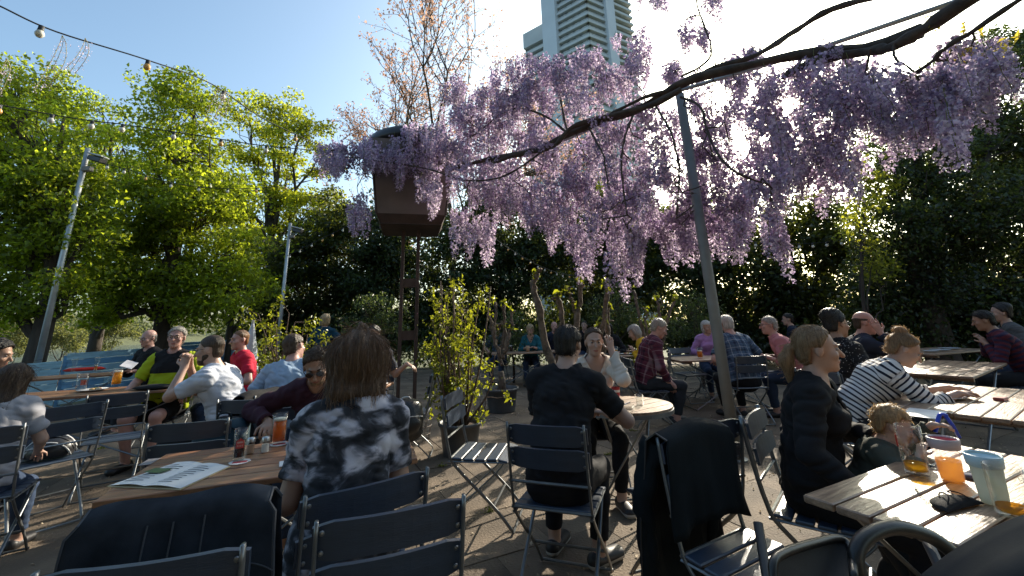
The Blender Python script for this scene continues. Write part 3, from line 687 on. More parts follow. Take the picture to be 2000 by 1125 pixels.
def person(label, px, Y, yaw, S=1.0, hip=None, lean=8, side=0, hunch=8, twist=0, head=(0, 0, 0), hands=None, feet=None, standing=False,
           skin='fair', hair=('short', 'brown'), top=('white', None, .6), legs='jeans', shoes='shoe_black', h=.011, girth=1.0, glasses=None, beard=None,
           vneck=0, seat=.45, curl=(35, 35), female=False, chest_h=0, elbow=None, group=None, face=True, strands=0, xy=None, cat='person', shorts=False, seed=0, hs_=1.0):
    SH = S * hs_
    if not strands and h < .0106 and hair[0] in ('short', 'updo', 'curly', 'bob'): strands = 700
    root = thing('person', label, cat, (0, 0, 0), yaw, group)
    P = []; X = np.array([1.0, 0, 0]); g = girth
    hipz = (.92 * S if standing else seat + .095 * S)
    H0 = np.array([0, 0, hipz]); Rl = roty(rad(side)) @ rotx(-rad(lean)); R2 = roty(rad(side)) @ rotx(-rad(lean + hunch)) @ rotz(rad(twist))
    up1, up2 = Rl @ [0, 0, 1], R2 @ [0, 0, 1]; sx = R2 @ X; fw2 = R2 @ [0, 1, 0]
    waist = H0 + up1 * .20 * S; chest = waist + up2 * .20 * S; nb = chest + up2 * .165 * S
    wf = .9 if female else 1.0
    P.append(ec(H0 + [0, -.015, -.02], H0 + up1 * .10 * S, X, .165 * S * g, .150 * S * g, .115 * S * g, .105 * S * g, 'pelvis', .05))
    P.append(ec(H0 + up1 * .08 * S, waist, X, .148 * S * g, .138 * S * g * wf, .108 * S * g, .105 * S * g, 'torso', .05, .08 * S))
    P.append(ec(waist, chest + up2 * .02, sx, .138 * S * g * wf, .158 * S * (g * .5 + .5) * wf, .108 * S * g, .112 * S, 'torso', .05, .2 * S))
    P.append(ec(chest + up2 * .02, chest + up2 * .10 * S, sx, .158 * S * wf, .135 * S * wf, .112 * S, .085 * S, 'torso', .05, .42 * S))
    if female:
        for s in (-1, 1): P.append(el(chest + fw2 * .085 * S + sx * s * .065 * S + up2 * .0, (.062 * S, .055 * S, .062 * S), R2, 'torso', .04))
    sh = [chest + up2 * .105 * S + sx * s * .168 * S * wf for s in (-1, 1)]
    P.append(rc(sh[0] + sx * .03, sh[1] - sx * .03, .058 * S, .058 * S, 'torso', .045, .5 * S))
    for s in (0, 1): P.append(rc(nb + up2 * .02 * S, sh[s], .050 * S, .055 * S, 'torso', .04, .55 * S))
    # head
    yw, pt, tl = head; RH = R2 @ rotz(rad(yw)) @ rotx(-rad(pt - lean * .8 - hunch * .8)) @ roty(rad(tl))
    hc = nb + up2 * .055 * S + RH @ np.array([0, .022, .13]) * SH
    if xy is None: q = at(px, 665, Y) - rotz(rad(yaw)) @ hc; xy = (q[0], q[1])
    root.location = (xy[0], xy[1], 0)
    P.append(rc(nb - up2 * .02, hc + RH @ np.array([0, -.012, -.05]) * S, .056 * S * wf, .054 * S * wf, 'neck', .03))
    HP = lambda x, y, z: hc + RH @ (np.array([x, y, z]) * SH)
    e = lambda x, y, z, r, tg='head', k=.02, sub=False: P.append(el(HP(x, y, z), np.array(r) * SH, RH, tg, k, sub))
    e(0, -.014, .032, (.077, .096, .086)); e(0, .026, -.035, (.060, .070, .086)); e(0, .042, -.082, (.045, .046, .036)); e(0, .078, -.102, (.020, .018, .018))
    if h < .0125:
        P.append(rc(HP(0, .092, .008), HP(0, .118, -.032), .008 * SH, .0135 * SH, 'head', .012)); e(0, .086, .024, (.045, .014, .010), k=.015)
        for s in (-1, 1): e(s * .040, .068, -.026, (.024, .022, .020)); e(s * .078, -.006, -.010, (.010, .020, .032), 'ear', .008); e(s * .032, .103, .006, (.017, .014, .010), k=.012, sub=True)
        e(0, .094, -.063, (.024, .010, .0085), 'lip', .007)
    else:
        e(0, .104, -.025, (.013, .016, .022), k=.012)
        for s in (-1, 1): e(s * .078, -.006, -.010, (.011, .020, .032), 'ear', .008)
    # arms
    WR = [None, None]
    hands = hands or [((-.22, .30, .76), None), ((.22, .30, .76), None)]
    for s in (0, 1):
        sg = (-1, 1)[s]; hd = hands[s]
        if hd is None: continue
        tgt, hdir = hd[0], hd[1]; hint = (hd[2] if len(hd) > 2 else (sg * .6, -.3, -.8))
        el_, wr = ik(sh[s], tgt, .285 * S, .25 * S, hint); WR[s] = wr
        P.append(rc(sh[s], el_, .054 * S * (g * .5 + .5), .042 * S, 'uarm', .03)); P.append(rc(el_, wr, .042 * S, .027 * S, 'farm', .015))
        d = nrm(wr - el_) if hdir is None else nrm(hdir); pn = np.array([0, 0, -1.0]) if len(hd) < 4 else np.asarray(hd[3], float)
        pn = nrm(pn - d * (pn @ d)); sd = np.cross(d, pn) * (1 if s == 0 else -1)           # sd: towards the thumb
        cu = rad(curl[s] if len(hd) < 5 else hd[4]); hs = S * (.95 if female else 1.05)
        P.append(ec(wr, wr + d * .075 * hs, sd, .027 * hs, .038 * hs, .019 * hs, .014 * hs, 'hand', .014))
        for q, (ox, ln, sp) in enumerate([(.030, .068, .10), (.010, .078, .03), (-.010, .072, -.04), (-.028, .056, -.12)]):
            b0 = wr + d * (.082 - .006 * abs(q - 1)) * hs + sd * ox * hs; dd = nrm(d + sd * sp)
            for seg in range(3):
                a_ = cu * (.5, 1.3, 2.0)[seg]; v = nrm(dd * math.cos(a_) + pn * math.sin(a_)); b1 = b0 + v * ln * hs * (.45, .32, .23)[seg]
                P.append(rc(b0, b1, .0092 * hs, .0082 * hs, 'hand', .004)); b0 = b1
        t0 = wr + d * .022 * hs + sd * .024 * hs; t1 = t0 + nrm(d * .6 + sd * .8 + pn * .3) * .042 * hs; t2 = t1 + nrm(d * .95 + sd * .25 + pn * (.2 + .5 * math.sin(cu))) * .036 * hs
        P.append(rc(t0, t1, .014 * hs, .0105 * hs, 'hand', .010)); P.append(rc(t1, t2, .0105 * hs, .0085 * hs, 'hand', .004))
    # legs
    feet = feet or ([(-.10, .42, 0), (.12, .38, 0)] if not standing else [(-.10, .0, 0), (.10, .06, 0)])
    fdirs = []
    for s in (0, 1):
        sg = (-1, 1)[s]; hj = H0 + [sg * .085 * S, .02, -.015]; an = np.array([feet[s][0], feet[s][1], .085 * S + (feet[s][2] if len(feet[s]) > 2 else 0)])
        kn, an = ik(hj, an, .43 * S, .415 * S, (sg * .15, 1, .9))
        P.append(rc(hj, kn, .088 * S * (g * .6 + .4), .060 * S, 'thigh', .03)); P.append(rc(kn, an, .057 * S, .040 * S, 'calf', .02, .43))
        P.append(el(kn * .65 + an * .35 + np.array([0, -.016, 0]), (.05 * S, .055 * S, .10 * S), np.eye(3), 'calf', .03))
        fd = nrm(np.array([sg * .25, 1, 0]) if len(feet[s]) < 4 else np.array([*feet[s][3], 0])); z0 = an[2] - .085 * S
        P.append(ec(an + [0, 0, -.045 * S] - fd * .045 * S, an + fd * .15 * S + [0, 0, -.055 * S], np.cross(fd, [0, 0, 1]), .036 * S, .044 * S, .040 * S, .028 * S, 'foot', .012))
        fdirs.append((an, fd))
    V, Q = polygonize(P, h); V = relax(V, Q, 1, .35); N = vnormals(V, Q)
    keep = [p for p in P if not p.sub]
    DT = [pd(p, V) for p in keep]; Dm = np.stack([d for d, t in DT], 1); am = Dm.argmin(1); tags = np.array([p.tag for p in keep])[am]; tt = np.stack([t for d, t in DT], 1)[np.arange(len(V)), am]
    ln = np.array([np.linalg.norm(p.b - p.a) for p in keep])[am]; bu = np.array([p.u0 for p in keep])[am] + tt * ln
    tor = np.isin(tags, ['torso', 'pelvis', 'thigh', 'neck']); spine = (V - H0) @ up2; bu = np.where(tor, spine, bu)
    bv = np.where(tor, (V - H0) @ sx + .5, np.arctan2((V[:, 0] - .0), V[:, 1]) * .08 + 1)
    sk = skin_mat(skin)
    lipq = (tags[Q] == 'lip').all(1); body = link('body', np_mesh('body', V, Q, [sk, mat('lips_' + skin, tuple(np.array(SKIN[skin]) * [.85, .55, .55]), .45)], True, lipq.astype(int)), root)
    # garments
    def put(name, mask, m, off, wr, sd=0, rim=.004):
        r = extract(V, N, Q, mask, off, wr, seed + sd, rim)
        if r is None: return None
        W, F, used = r; o = link(name, np_mesh(name, W, F, m, True), root)
        for an_, arr in (('bu', bu), ('bv', bv)):
            o.data.attributes.new(an_, 'FLOAT', 'POINT').data.foreach_set('value', np.ascontiguousarray(arr[used], np.float32))
        return o
    tname, tmat, sl = top
    msk = np.isin(tags, ['torso']) | ((tags == 'uarm') & (tt < sl)) | ((tags == 'farm') & (tt < sl - 1)) | ((tags == 'pelvis') & (spine > -.04)) | ((tags == 'neck') & (tt < .12))
    if vneck:
        q = V - (nb + up2 * .03); fx = q @ fw2; dn = -(q @ up2); lx = np.abs(q @ sx); msk &= ~((fx > 0) & (dn < vneck) & (lx < .075 * S * (1 - dn / vneck) + .004))
    lm = MATS.get('cloth_' + legs) or mat('cloth_' + legs, {'jeans': (.035, .055, .10), 'black': (.012, .012, .014), 'dark': (.03, .034, .042), 'khaki': (.34, .28, .21)}.get(legs, (.03, .034, .042)), .85, var=.2, scale=7, bump=.15, bscale=200, spec=.2)
    lmsk = np.isin(tags, ['thigh']) | (np.isin(tags, ['pelvis', 'torso']) & (spine < .15)) | ((tags == 'calf') & (tt < .9) & (not shorts))
    if shorts: lmsk = ((tags == 'thigh') & (tt < .85)) | (np.isin(tags, ['pelvis', 'torso']) & (spine < .15))
    put('shorts' if shorts else 'trousers', lmsk, lm, .006, .008, 3)
    put(tname, msk, tmat, .012, .016, 5, .012)
    so_ = put('shoe', tags == 'foot', mat('cloth_' + shoes, {'shoe_black': (.014, .014, .016), 'shoe_brown': (.14, .08, .045), 'shoe_white': (.55, .55, .55)}[shoes], .5, var=.1), .008, .0)
    if shoes == 'shoe_black' and h < .009: put('shoe_sole', (tags == 'foot') & (V[:, 2] < .032), mat('sole_pale', (.5, .48, .44), .7), .011, .0, 2, .011)
    # hair
    style, hcn = hair; hm = hair_mat(hcn); HL = lambda Xp: ((Xp - hc) @ RH) / SH
    hp = []
    e2 = lambda x, y, z, r, k=.02: hp.append(el(HP(x, y, z), np.array(r) * SH, RH, 'hair', k))
    grow = {'short': .007, 'crop': .004, 'fringe': .006, 'curly': .020, 'bob': .020, 'long': .014, 'pony': .010, 'bun': .012, 'updo': .016, 'big': .030, 'child': .012}[style]
    e2(0, -.014, .032, (.077 + grow, .096 + grow, .086 + grow))
    e2(0, -.045, -.035, (.064 + grow * .8, .052 + grow, .060))
    if style == 'bob': e2(0, -.03, -.05, (.092, .085, .085)); e2(0, -.01, -.01, (.095, .085, .09))
    if style == 'long' or style == 'big':
        bk = .085; w = .100 if style == 'long' else .128
        hp.append(ec(HP(0, -.04, .02), HP(0, -bk, -.27 if style == 'long' else -.14), RH @ X, w * SH, w * .92 * SH, .062 * SH, .040 * SH, 'hair', .04))
        for s in (-1, 1): hp.append(rc(HP(s * .07, -.01, .0), HP(s * (.085 if style == 'long' else .105), -.015, -.24 if style == 'long' else -.13), .034 * SH, .022 * SH, 'hair', .04))
        if style == 'big': e2(0, -.05, .02, (.125, .11, .10), .04); hp.append(rc(HP(0, -.05, .11), HP(0, -.065, .155), .034 * SH, .022 * SH, 'hair', .02))
    if style == 'pony':
        hp.append(rc(HP(0, -.100, .01), HP(0, -.135, -.01), .020 * SH, .022 * SH, 'hair', .008)); hp.append(rc(HP(0, -.135, -.01), HP(0, -.158, -.08), .026 * SH, .036 * SH, 'hair', .01)); hp.append(rc(HP(0, -.158, -.08), HP(.01, -.140, -.20), .036 * SH, .012 * SH, 'hair', .015))
    if style == 'bun': e2(0, -.075, .125, (.042, .042, .038), .012)
    if style == 'updo': e2(0, -.075, .085, (.075, .062, .06), .03); e2(.02, -.03, .12, (.05, .05, .03), .03)
    if style == 'curly':
        for q in range(26):
            d = nrm(np.random.RandomState(seed * 31 + q).normal(size=3) + [0, -.5, .5]); e2(*(np.array([0, -.02, .035]) + d * .095), (.026, .026, .026), .012)
    fr = {'crop': .075, 'short': .066, 'child': .070}.get(style, .062)
    def cut(Xp):
        q = HL(Xp); y, z, x = q[..., 1], q[..., 2], q[..., 0]
        facec = np.minimum(y - (.012 + np.clip((z - .03) * 1.3, 0, .2)), (fr if style != 'fringe' else -.2) - z + 0 * y) if False else None
        hl = fr - .35 * np.abs(x) * 0
        c1 = y - np.where(z > hl, .2, np.where(z > -.01, .012 + .35 * np.clip(z, 0, .1), -.012))          # bare face
        if style in ('pony', 'bun', 'updo'): c1 = y - np.where(z > -.012, .002 + .72 * z, -.012)
        if style in ('short', 'crop', 'curly'): c1 = y - np.where(z > -.012, .008 + .85 * np.clip(z, 0, .2), -.012)
        if style in ('bob', 'long', 'big'): c1 = y - np.where(z > hl, .2, .022)
        if style in ('pony', 'bun', 'updo', 'short', 'crop', 'child', 'fringe'): c1 = np.maximum(c1, np.where((np.abs(x) > .045) & (z < .012), y + .038, -1.0))
        c2 = (-.088 if style not in ('bob', 'long', 'big', 'pony') else -.4) - z
        c3 = (z - .045) if style == 'fringe' else -1.0
        return np.maximum(np.maximum(c1, c2), c3) * SH
    Vh, Qh = polygonize(hp, max(.006, h * .8), cut); Vh = relax(Vh, Qh, 2, .5); Nh = vnormals(Vh, Qh)
    tb_ = np.clip(-cut(Vh) / (.024 * SH), 0, 1); Vh = Vh - Nh * ((grow * .9 + .002) * SH * (1 - tb_) ** 1.5)[:, None]
    q = HL(Vh); ang = np.arctan2(q[:, 0], -q[:, 1] + .02)
    amp = {'crop': .002, 'fringe': .002, 'short': .012, 'curly': .016, 'big': .014}.get(style, .009)
    Vh = Vh + Nh * (amp * (vnoise(np.stack([ang * 9, q[:, 2] * 16, q[:, 1] * 8], 1) + seed, seed) - .35) + amp * .5 * (vnoise(np.stack([ang * 26, q[:, 2] * 12, q[:, 1] * 0], 1), seed + 2) - .5))[:, None]
    ho = link('hair', np_mesh('hair', Vh, Qh, hm, True), root)
    if strands:
        rs = np.random.RandomState(seed + 5); k = rs.randint(0, len(Vh), strands); A = []; B = []
        dn = (RH @ np.array([0, -.25, -1.0])) if style in ('long', 'big', 'bob') else (RH @ np.array([0, -1, -.35])) if style in ('pony', 'bun', 'updo') else None
        for v in k:
            p0 = Vh[v]; n0 = Nh[v]
            g0 = dn if dn is not None else np.cross(n0, rs.normal(size=3)); g0 = nrm(g0 - n0 * (g0 @ n0)); fly = rs.rand() < (.3 if style == 'big' else .4 if style in ('short', 'curly', 'child') else .12); d0 = nrm(g0 + n0 * (rs.uniform(.1, .6) if fly else .02) + rs.normal(0, .2 if fly else .06, 3)); L = rs.uniform(.03, .10) if style in ('big', 'long') else rs.uniform(.012, .035) if dn is None else rs.uniform(.02, .05); pts = []
            for i in range(5): pts.append(p0 + n0 * .0025); p0 = p0 + d0 * L / 4; d0 = nrm(d0 + rs.normal(0, .16 if fly else .05, 3) + np.array([0, 0, -.08]))
            pts = np.array(pts); w = nrm(np.cross(pts[-1] - pts[0], rs.normal(size=3))) * .0008
            i0 = len(A) * 10; A.append(np.concatenate([pts - w, pts + w])); B += [(i0 + i, i0 + i + 1, i0 + i + 6, i0 + i + 5) for i in range(4)]
        link('loose_strands', np_mesh('loose_strands', np.concatenate(A), np.array(B), hm), ho)
    if beard:
        bp = [el(HP(0, .044, -.085), np.array((.050, .053, .042)) * SH, RH, 'b', .02), el(HP(0, .012, -.05), np.array((.067, .05, .05)) * SH, RH, 'b', .02)]
        def bc(Xp):
            z = HL(Xp); return np.maximum(z[..., 2] + .055 - .25 * np.abs(z[..., 0]), -.02 - z[..., 1]) * SH
        Vb, Qb = polygonize(bp, max(.006, h * .8), bc); link('beard', np_mesh('beard', relax(Vb, Qb, 1), Qb, hair_mat(beard), True), root)
    # face details
    if face:
        for s in (-1, 1):
            b = MB(); b.lathe([(.0001, .0098), (.0062, .0076), (.0092, .003), (.0095, 0), (.008, -.005)], n=10)
            b.v = [(np.concatenate(b.v) * SH) @ np.stack([RH @ X, RH @ np.array([0, 0, -1.]), RH @ np.array([0, 1., 0])], 0) + HP(s * .032, .0835, .005)]
            b.m = [1 if i < 10 else 0 for i in range(len(b.f))]; b.build('eye', [mat('eye_white', (.34, .30, .28), .25, var=.02), mat('eye_iris', (.03, .02, .015), .2, var=.02)], root, True)
            b = MB(); b.tube([HP(s * .016, .100, .025), HP(s * .032, .100, .031), HP(s * .050, .084, .026)], [.0035 * SH, .0042 * SH, .002 * SH], 6); b.build('eyebrow', hm if hcn not in ('white', 'blond') else hair_mat('ash'), root, True)
    if glasses:
        dk = glasses == 'sun'; b = MB(); fm = mat('spectacle_frame', (.03, .025, .022), .3)
        for s in (-1, 1):
            a = np.linspace(0, 2 * math.pi, 15); b.tube([HP(s * .034 + .024 * math.cos(x), .112 - .006 * abs(math.cos(x)), .003 + .019 * math.sin(x)) for x in a], .0022 * SH, 5)
            b.tube([HP(s * .058, .106, .008), HP(s * .076, .06, .008), HP(s * .080, -.01, .005)], .0022 * SH, 5)
        b.tube([HP(-.011, .113, .008), HP(0, .117, .011), HP(.011, .113, .008)], .0022 * SH, 5); go = b.build('glasses', fm, root, True)
        for s in (-1, 1):
            b = MB(); a = np.linspace(0, 2 * math.pi, 13)[:-1]; b.add([HP(s * .034 + .023 * math.cos(x), .112, .003 + .018 * math.sin(x)) for x in a], [tuple(range(12))]); b.build('lens', mat('dark_lens', (.012, .012, .014), .08) if dk else glass_mat('clear_lens'), go)
    root['_h'] = 0; del root['_h']
    W = Matrix.Translation((xy[0], xy[1], 0)) @ Matrix.Rotation(rad(yaw), 4, 'Z')
    return dict(xy=xy, yaw=yaw, wr=[None if w is None else np.array([xy[0], xy[1], 0]) + rotz(rad(yaw)) @ w for w in WR], root=root, RH=RH, HP=HP, hc=hc, S=S, W=W, feet=fdirs, body=body)

# prove the maker on the nearest sitters first; everybody is placed in the last section
# ------------------------------------------------------------ folding bistro chairs
steel = mat('chair_steel', (0.20, 0.21, 0.215), .38, .75, var=.2, scale=14)
slatm = [mat('slat_blue_%d' % q, c, .40, var=.2, scale=6, stretch=(1, 8, 8), bump=.1, bscale=40, spec=.9) for q, c in enumerate([(0.018, 0.033, 0.060), (0.022, 0.040, 0.070), (0.015, 0.027, 0.050)])]
def slat_mesh(w, hgt, th, bow, name, m):
    n = 9; xs = np.linspace(-w / 2, w / 2, n); V = []
    for x in xs:
        y = bow * (1 - (2 * x / w) ** 2); q = .012 if abs(x) > w / 2 - .001 else 0
        V += [(x, y, -hgt / 2 + q), (x, y + th, -hgt / 2 + q), (x, y + th, hgt / 2 - q), (x, y, hgt / 2 - q)]
    F = [(0, 1, 2, 3), tuple(n * 4 - 4 + i for i in (3, 2, 1, 0))]
    for i in range(n - 1):
        for j in range(4): F.append((i * 4 + j, (i + 1) * 4 + j, (i + 1) * 4 + (j + 1) % 4, i * 4 + (j + 1) % 4))
    return MB().add(V, F).mesh(name, m)
def make_chair():
    t = thing('folding_chair', 'x', 'chair'); back = []; L = MB()
    # backrest rises from the seat hinge; two bowed slats on the outer bars
    for s in (-1, 1):
        b = MB(); b.tube(spline([(s * .205, -.285, .875), (s * .205, -.262, .70), (s * .205, -.225, .50), (s * .205, -.17, .40), (s * .205, .10, .16), (s * .205, .235, .012)], 18), .0115, 6, flat=.55); b.build('leg', steel, t, True)
        b = MB(); b.tube(spline([(s * .190, .175, .435), (s * .190, .12, .37), (s * .190, -.12, .17), (s * .190, -.245, .05), (s * .190, -.255, .012)], 14), .0105, 6, flat=.55); b.build('leg', steel, t, True)
        b = MB(); b.tube([(s * .200, -.225, .435), (s * .200, .20, .435)], .011, 6, flat=.6); b.build('seat_rail', steel, t)
    for (y, z, w) in ((.235, .016, .43), (-.255, .016, .38), (-.245, .585, .43), (-.215, .455, .43), (.10, .165, .40)):
        b = MB(); b.tube([(-w / 2, y, z), (w / 2, y, z)], .0075, 6); b.build('crossbar', steel, t)
    for q, (y, z, tl) in enumerate(((-.272, .815, .10), (-.252, .70, .13))):
        o = link('slat', slat_mesh(.43, .098, .014, -.022, 'slat', slatm[q]), t); o.location = (0, y + .012, z); o.rotation_euler = (tl, 0, 0)
        b = MB()
        for s in (-1, 1):
            for zz in (-.025, .025): b.lathe([(.0001, .005), (.006, .0035), (.008, 0)], (s * .19, zz, 0), 8)
        r = b.build('rivet', steel, o); r['kind'] = 'stuff'; r.rotation_euler = (rad(90), 0, 0); r.location = (0, -.008, 0)
    for q, (y, z, tl) in enumerate(((-.165, .447, -.06), (-.080, .442, .0), (.005, .441, .0), (.090, .444, .03), (.170, .438, -.22))):
        b = MB(); b.box((0, 0, 0), (.42, .074, .016), bev=.005); o = b.build('slat', slatm[q % 3], t); o.location = (0, y, z + .006); o.rotation_euler = (tl, 0, 0)
    return t
CHAIR = make_chair(); _used = [False]
def chair(label, x, y, yaw, group='blue folding chairs', fold=0):
    c = CHAIR if not _used[0] else copy_tree(CHAIR); _used[0] = True
    c.location = (x, y, 0); c.rotation_euler = (0, 0, rad(yaw)); tag(c, label, 'chair', group); return c

# ------------------------------------------------------------ slatted tables
woodA = [wood_mat('table_wood_%d' % q, c, .40, .0) for q, c in enumerate([(0.25, 0.115, 0.052), (0.29, 0.14, 0.066), (0.22, 0.10, 0.046)])]
woodB = [wood_mat('grey_wood_%d' % q, c, .38, .0) for q, c in enumerate([(0.29, 0.180, 0.112), (0.33, 0.21, 0.135), (0.26, 0.158, 0.10)])]
TZ = .74
def table(label, corner, ang, L, W, planks=6, wood=woodA, group='slatted wooden tables', cross=False, TZ=TZ):
    """corner: the near corner; the planks run along ang"""
    c, s = math.cos(rad(ang)), math.sin(rad(ang)); cx_, cy_ = corner[0] + c * L / 2 - s * W / 2, corner[1] + s * L / 2 + c * W / 2
    t = thing('slatted_table', label, 'table', (cx_, cy_, 0), ang, group); pw = (L if cross else W) / planks
    for i in range(planks):
        b = MB(); b.box((0, 0, 0), ((W if cross else L) + RS.uniform(-.004, .004), pw - .008, .026), bev=.004)
        o = b.build('plank', wood[RS.randint(0, 3)], t); u = -(L if cross else W) / 2 + pw * (i + .5)
        o.location = (u, 0, TZ - .013 + RS.uniform(-.001, .001)) if cross else (0, u, TZ - .013 + RS.uniform(-.001, .001)); o.rotation_euler = (0, 0, rad(90) if cross else 0)
    for sx in (-1, 1):
        b = MB(); b.box((sx * (L / 2 - .16), 0, TZ - .045), (.05, W - .06, .036)); b.build('batten', wood[2], t)
    for sy in (-1, 1):
        y = sy * (W / 2 - .07)
        b = MB(); b.tube([(-L / 2 + .16, y, TZ - .065), (L / 2 - .20, y * 1.06, .012)], .0125, 6, flat=.6); b.build('leg', steel, t)
        b = MB(); b.tube([(L / 2 - .16, y * .94, TZ - .065), (-L / 2 + .20, y * .94, .012)], .0125, 6, flat=.6); b.build('leg', steel, t)
    for sx in (-1, 1):
        b = MB(); b.tube([(sx * (L / 2 - .20), -W / 2 + .06, .014), (sx * (L / 2 - .20), W / 2 - .06, .014)], .009, 6); b.build('crossbar', steel, t)
    return t
def round_table(label, x, y, r, ang):
    t = thing('round_table', label, 'table', (x, y, 0), ang); n = 6; pw = 2 * r / n
    for i in range(n):
        y0, y1 = -r + i * pw + .004, -r + (i + 1) * pw - .004; k = 9; pts = []
        ys = np.linspace(y0, y1, k); a = [(math.sqrt(max(r * r - q * q, 1e-5)), q) for q in ys]
        pts = a + [(-x_, q) for x_, q in a[::-1]]; m = len(pts)
        V = [(p, q, TZ - .026) for p, q in pts] + [(p, q, TZ) for p, q in pts]
        MB().add(V, [tuple(range(m - 1, -1, -1)), tuple(range(m, 2 * m))] + [(j, (j + 1) % m, m + (j + 1) % m, m + j) for j in range(m)]).build('plank', woodB[i % 3], t)
    b = MB(); b.lathe([(r - .006, TZ - .045), (r + .006, TZ - .045), (r + .006, TZ - .018), (r - .002, TZ - .018)], n=36); b.build('rim', steel, t)
    for q in range(2):
        for s in (-1, 1):
            R = rotz(q * math.pi / 2 + .4); b = MB(); b.tube([R @ np.array([-.22 * s, .12 * s, TZ - .03]), R @ np.array([.24 * s, .12 * s, .012])], .0125, 6, flat=.6); b.build('leg', steel, t)
    return t

# ------------------------------------------------------------ things on the tables
gl = glass_mat('beer_glass')
def beer_mug(label, p, beer=(.75, .30, .04), fill=.7, hgt=.155, r=.040, handle=90, foam=True, scale=1.0, clear=.35, logo=None, name='beer_mug', cat='beer mug', group=None):
    t = thing(name, label, cat, p, handle or 0, group); t.scale = (scale,) * 3
    b = MB(); b.lathe([(.0001, .004), (r * .92, .004), (r * .98, .02), (r, hgt * .5), (r * 1.02, hgt), (r * 1.02 - .0045, hgt), (r - .005, hgt * .5), (r - .006, .018), (.0001, .016)], n=24); b.build('glass', gl, t, True)
    if handle is not None:
        b = MB(); b.tube(spline([(r * .98, 0, hgt * .82), (r + .028, 0, hgt * .84), (r + .038, 0, hgt * .55), (r + .028, 0, hgt * .26), (r * .98, 0, hgt * .24)], 14), .0065, 8); b.build('handle', gl, t, True)
    if fill > 0:
        z1 = .018 + (hgt - .02) * fill; b = MB(); b.lathe([(.0001, .0185), (r - .0075, .0185), (r - .0068, z1), (.0001, z1)], n=24); b.build('beer', liquid_mat('beer_%02d%02d%02d' % tuple(int(c * 99) for c in beer), beer, clear), t, True)
        if foam: b = MB(); b.lathe([(.0001, z1 + .0005), (r - .0068, z1 + .0005), (r - .0066, z1 + .012), (r * .5, z1 + .015), (.0001, z1 + .014)], n=24); b.build('foam', mat('beer_foam', (.75, .68, .55), .8, var=.08, scale=60), t, True)
    if logo:
        a = np.linspace(-.5, .5, 7) + rad(logo[2]); V = [((r + .0022) * math.cos(x), (r + .0022) * math.sin(x), z) for z in (hgt * logo[0], hgt * logo[1]) for x in a]
        MB().add(V, [(i, i + 1, 8 + i, 7 + i) for i in range(6)]).build('logo', mat('logo_red', (.55, .05, .03), .5), t)
    return t
def wheat_glass(label, p, fill, group='wheat beer glasses'):
    t = thing('wheat_beer_glass', label, 'beer glass', p, 0, group)
    pr = [(.028, .006), (.024, .03), (.023, .07), (.030, .12), (.038, .17), (.038, .205), (.034, .228)]
    b = MB(); b.lathe([(.0001, .004), (.032, .004)] + pr + [(r - .003, z) for r, z in pr[::-1]], n=20); b.build('glass', gl, t, True)
    if fill:
        q = [(r - .005, z) for r, z in pr if z < fill]; b = MB(); b.lathe([(.0001, q[0][1])] + q + [(.0001, q[-1][1])], n=20); b.build('beer', liquid_mat('beer_wheat', (.72, .34, .07), .3), t, True)
        z = q[-1][1]; b = MB(); b.lathe([(.0001, z + .001), (q[-1][0], z + .001), (q[-1][0] + .003, z + .02), (.0001, z + .02)], n=20); b.build('foam', mat('beer_foam', (.75, .68, .55)), t, True)
    return t
def bottle(label, p):
    t = thing('soft_drink_bottle', label, 'bottle', p, 0)
    pr = [(.0001, .002), (.030, .002), (.032, .01), (.032, .115), (.027, .145), (.014, .175), (.0125, .215), (.014, .22), (.014, .228)]
    b = MB(); b.lathe(pr, n=20); b.build('glass', gl, t, True)
    b = MB(); b.lathe([(.0001, .006), (.029, .006), (.029, .05), (.0001, .05)], n=20); b.build('drink', liquid_mat('red_soda', (.42, .03, .035), .4), t, True)
    b = MB(); b.lathe([(.0326, .04), (.0326, .105)], n=20); l = b.build('label_wrap', mat('label_red', (.40, .025, .03), .5), t, True)
    b = MB(); b.lathe([(.0331, .068), (.0331, .086)], n=20); b.build('white_lettering_band', mat('label_white', (.7, .68, .66), .5), l, True)
    b = MB(); b.lathe([(.0146, .185), (.0150, .222), (.0001, .232)], n=14); b.build('cap', mat('label_red', (.40, .025, .03)), t, True)
def plate(label, p, r=.12, food=True, oval=1.0, cat='plate', ang=0):
    t = thing('plate', label, cat, p, ang); b = MB()
    b.lathe([(.0001, .003), (r * .6, .003), (r * .68, .006), (r, .020), (r, .023), (r * .67, .011), (r * .6, .009), (.0001, .009)], n=28, sx=oval); b.build('dish', mat('china', (.66, .66, .66), .2, var=.04), t, True)
    if food:
        rs = np.random.RandomState(int(abs(p[0]) * 100))
        for q, c in enumerate([(.45, .28, .10), (.62, .50, .30), (.38, .12, .05), (.20, .25, .05)]):
            b = MB(); d = rs.uniform(-.4, .4, 2) * r * [oval, 1]; b.lathe([(.0001, .0), (.024, .004), (.026, .014), (.016, .024), (.0001, .027)], (d[0], d[1], .008), 9, sx=rs.uniform(.8, 1.5)); b.build('food', mat('food_%d' % q, c, .6, var=.3, scale=40), t, True)
    return t
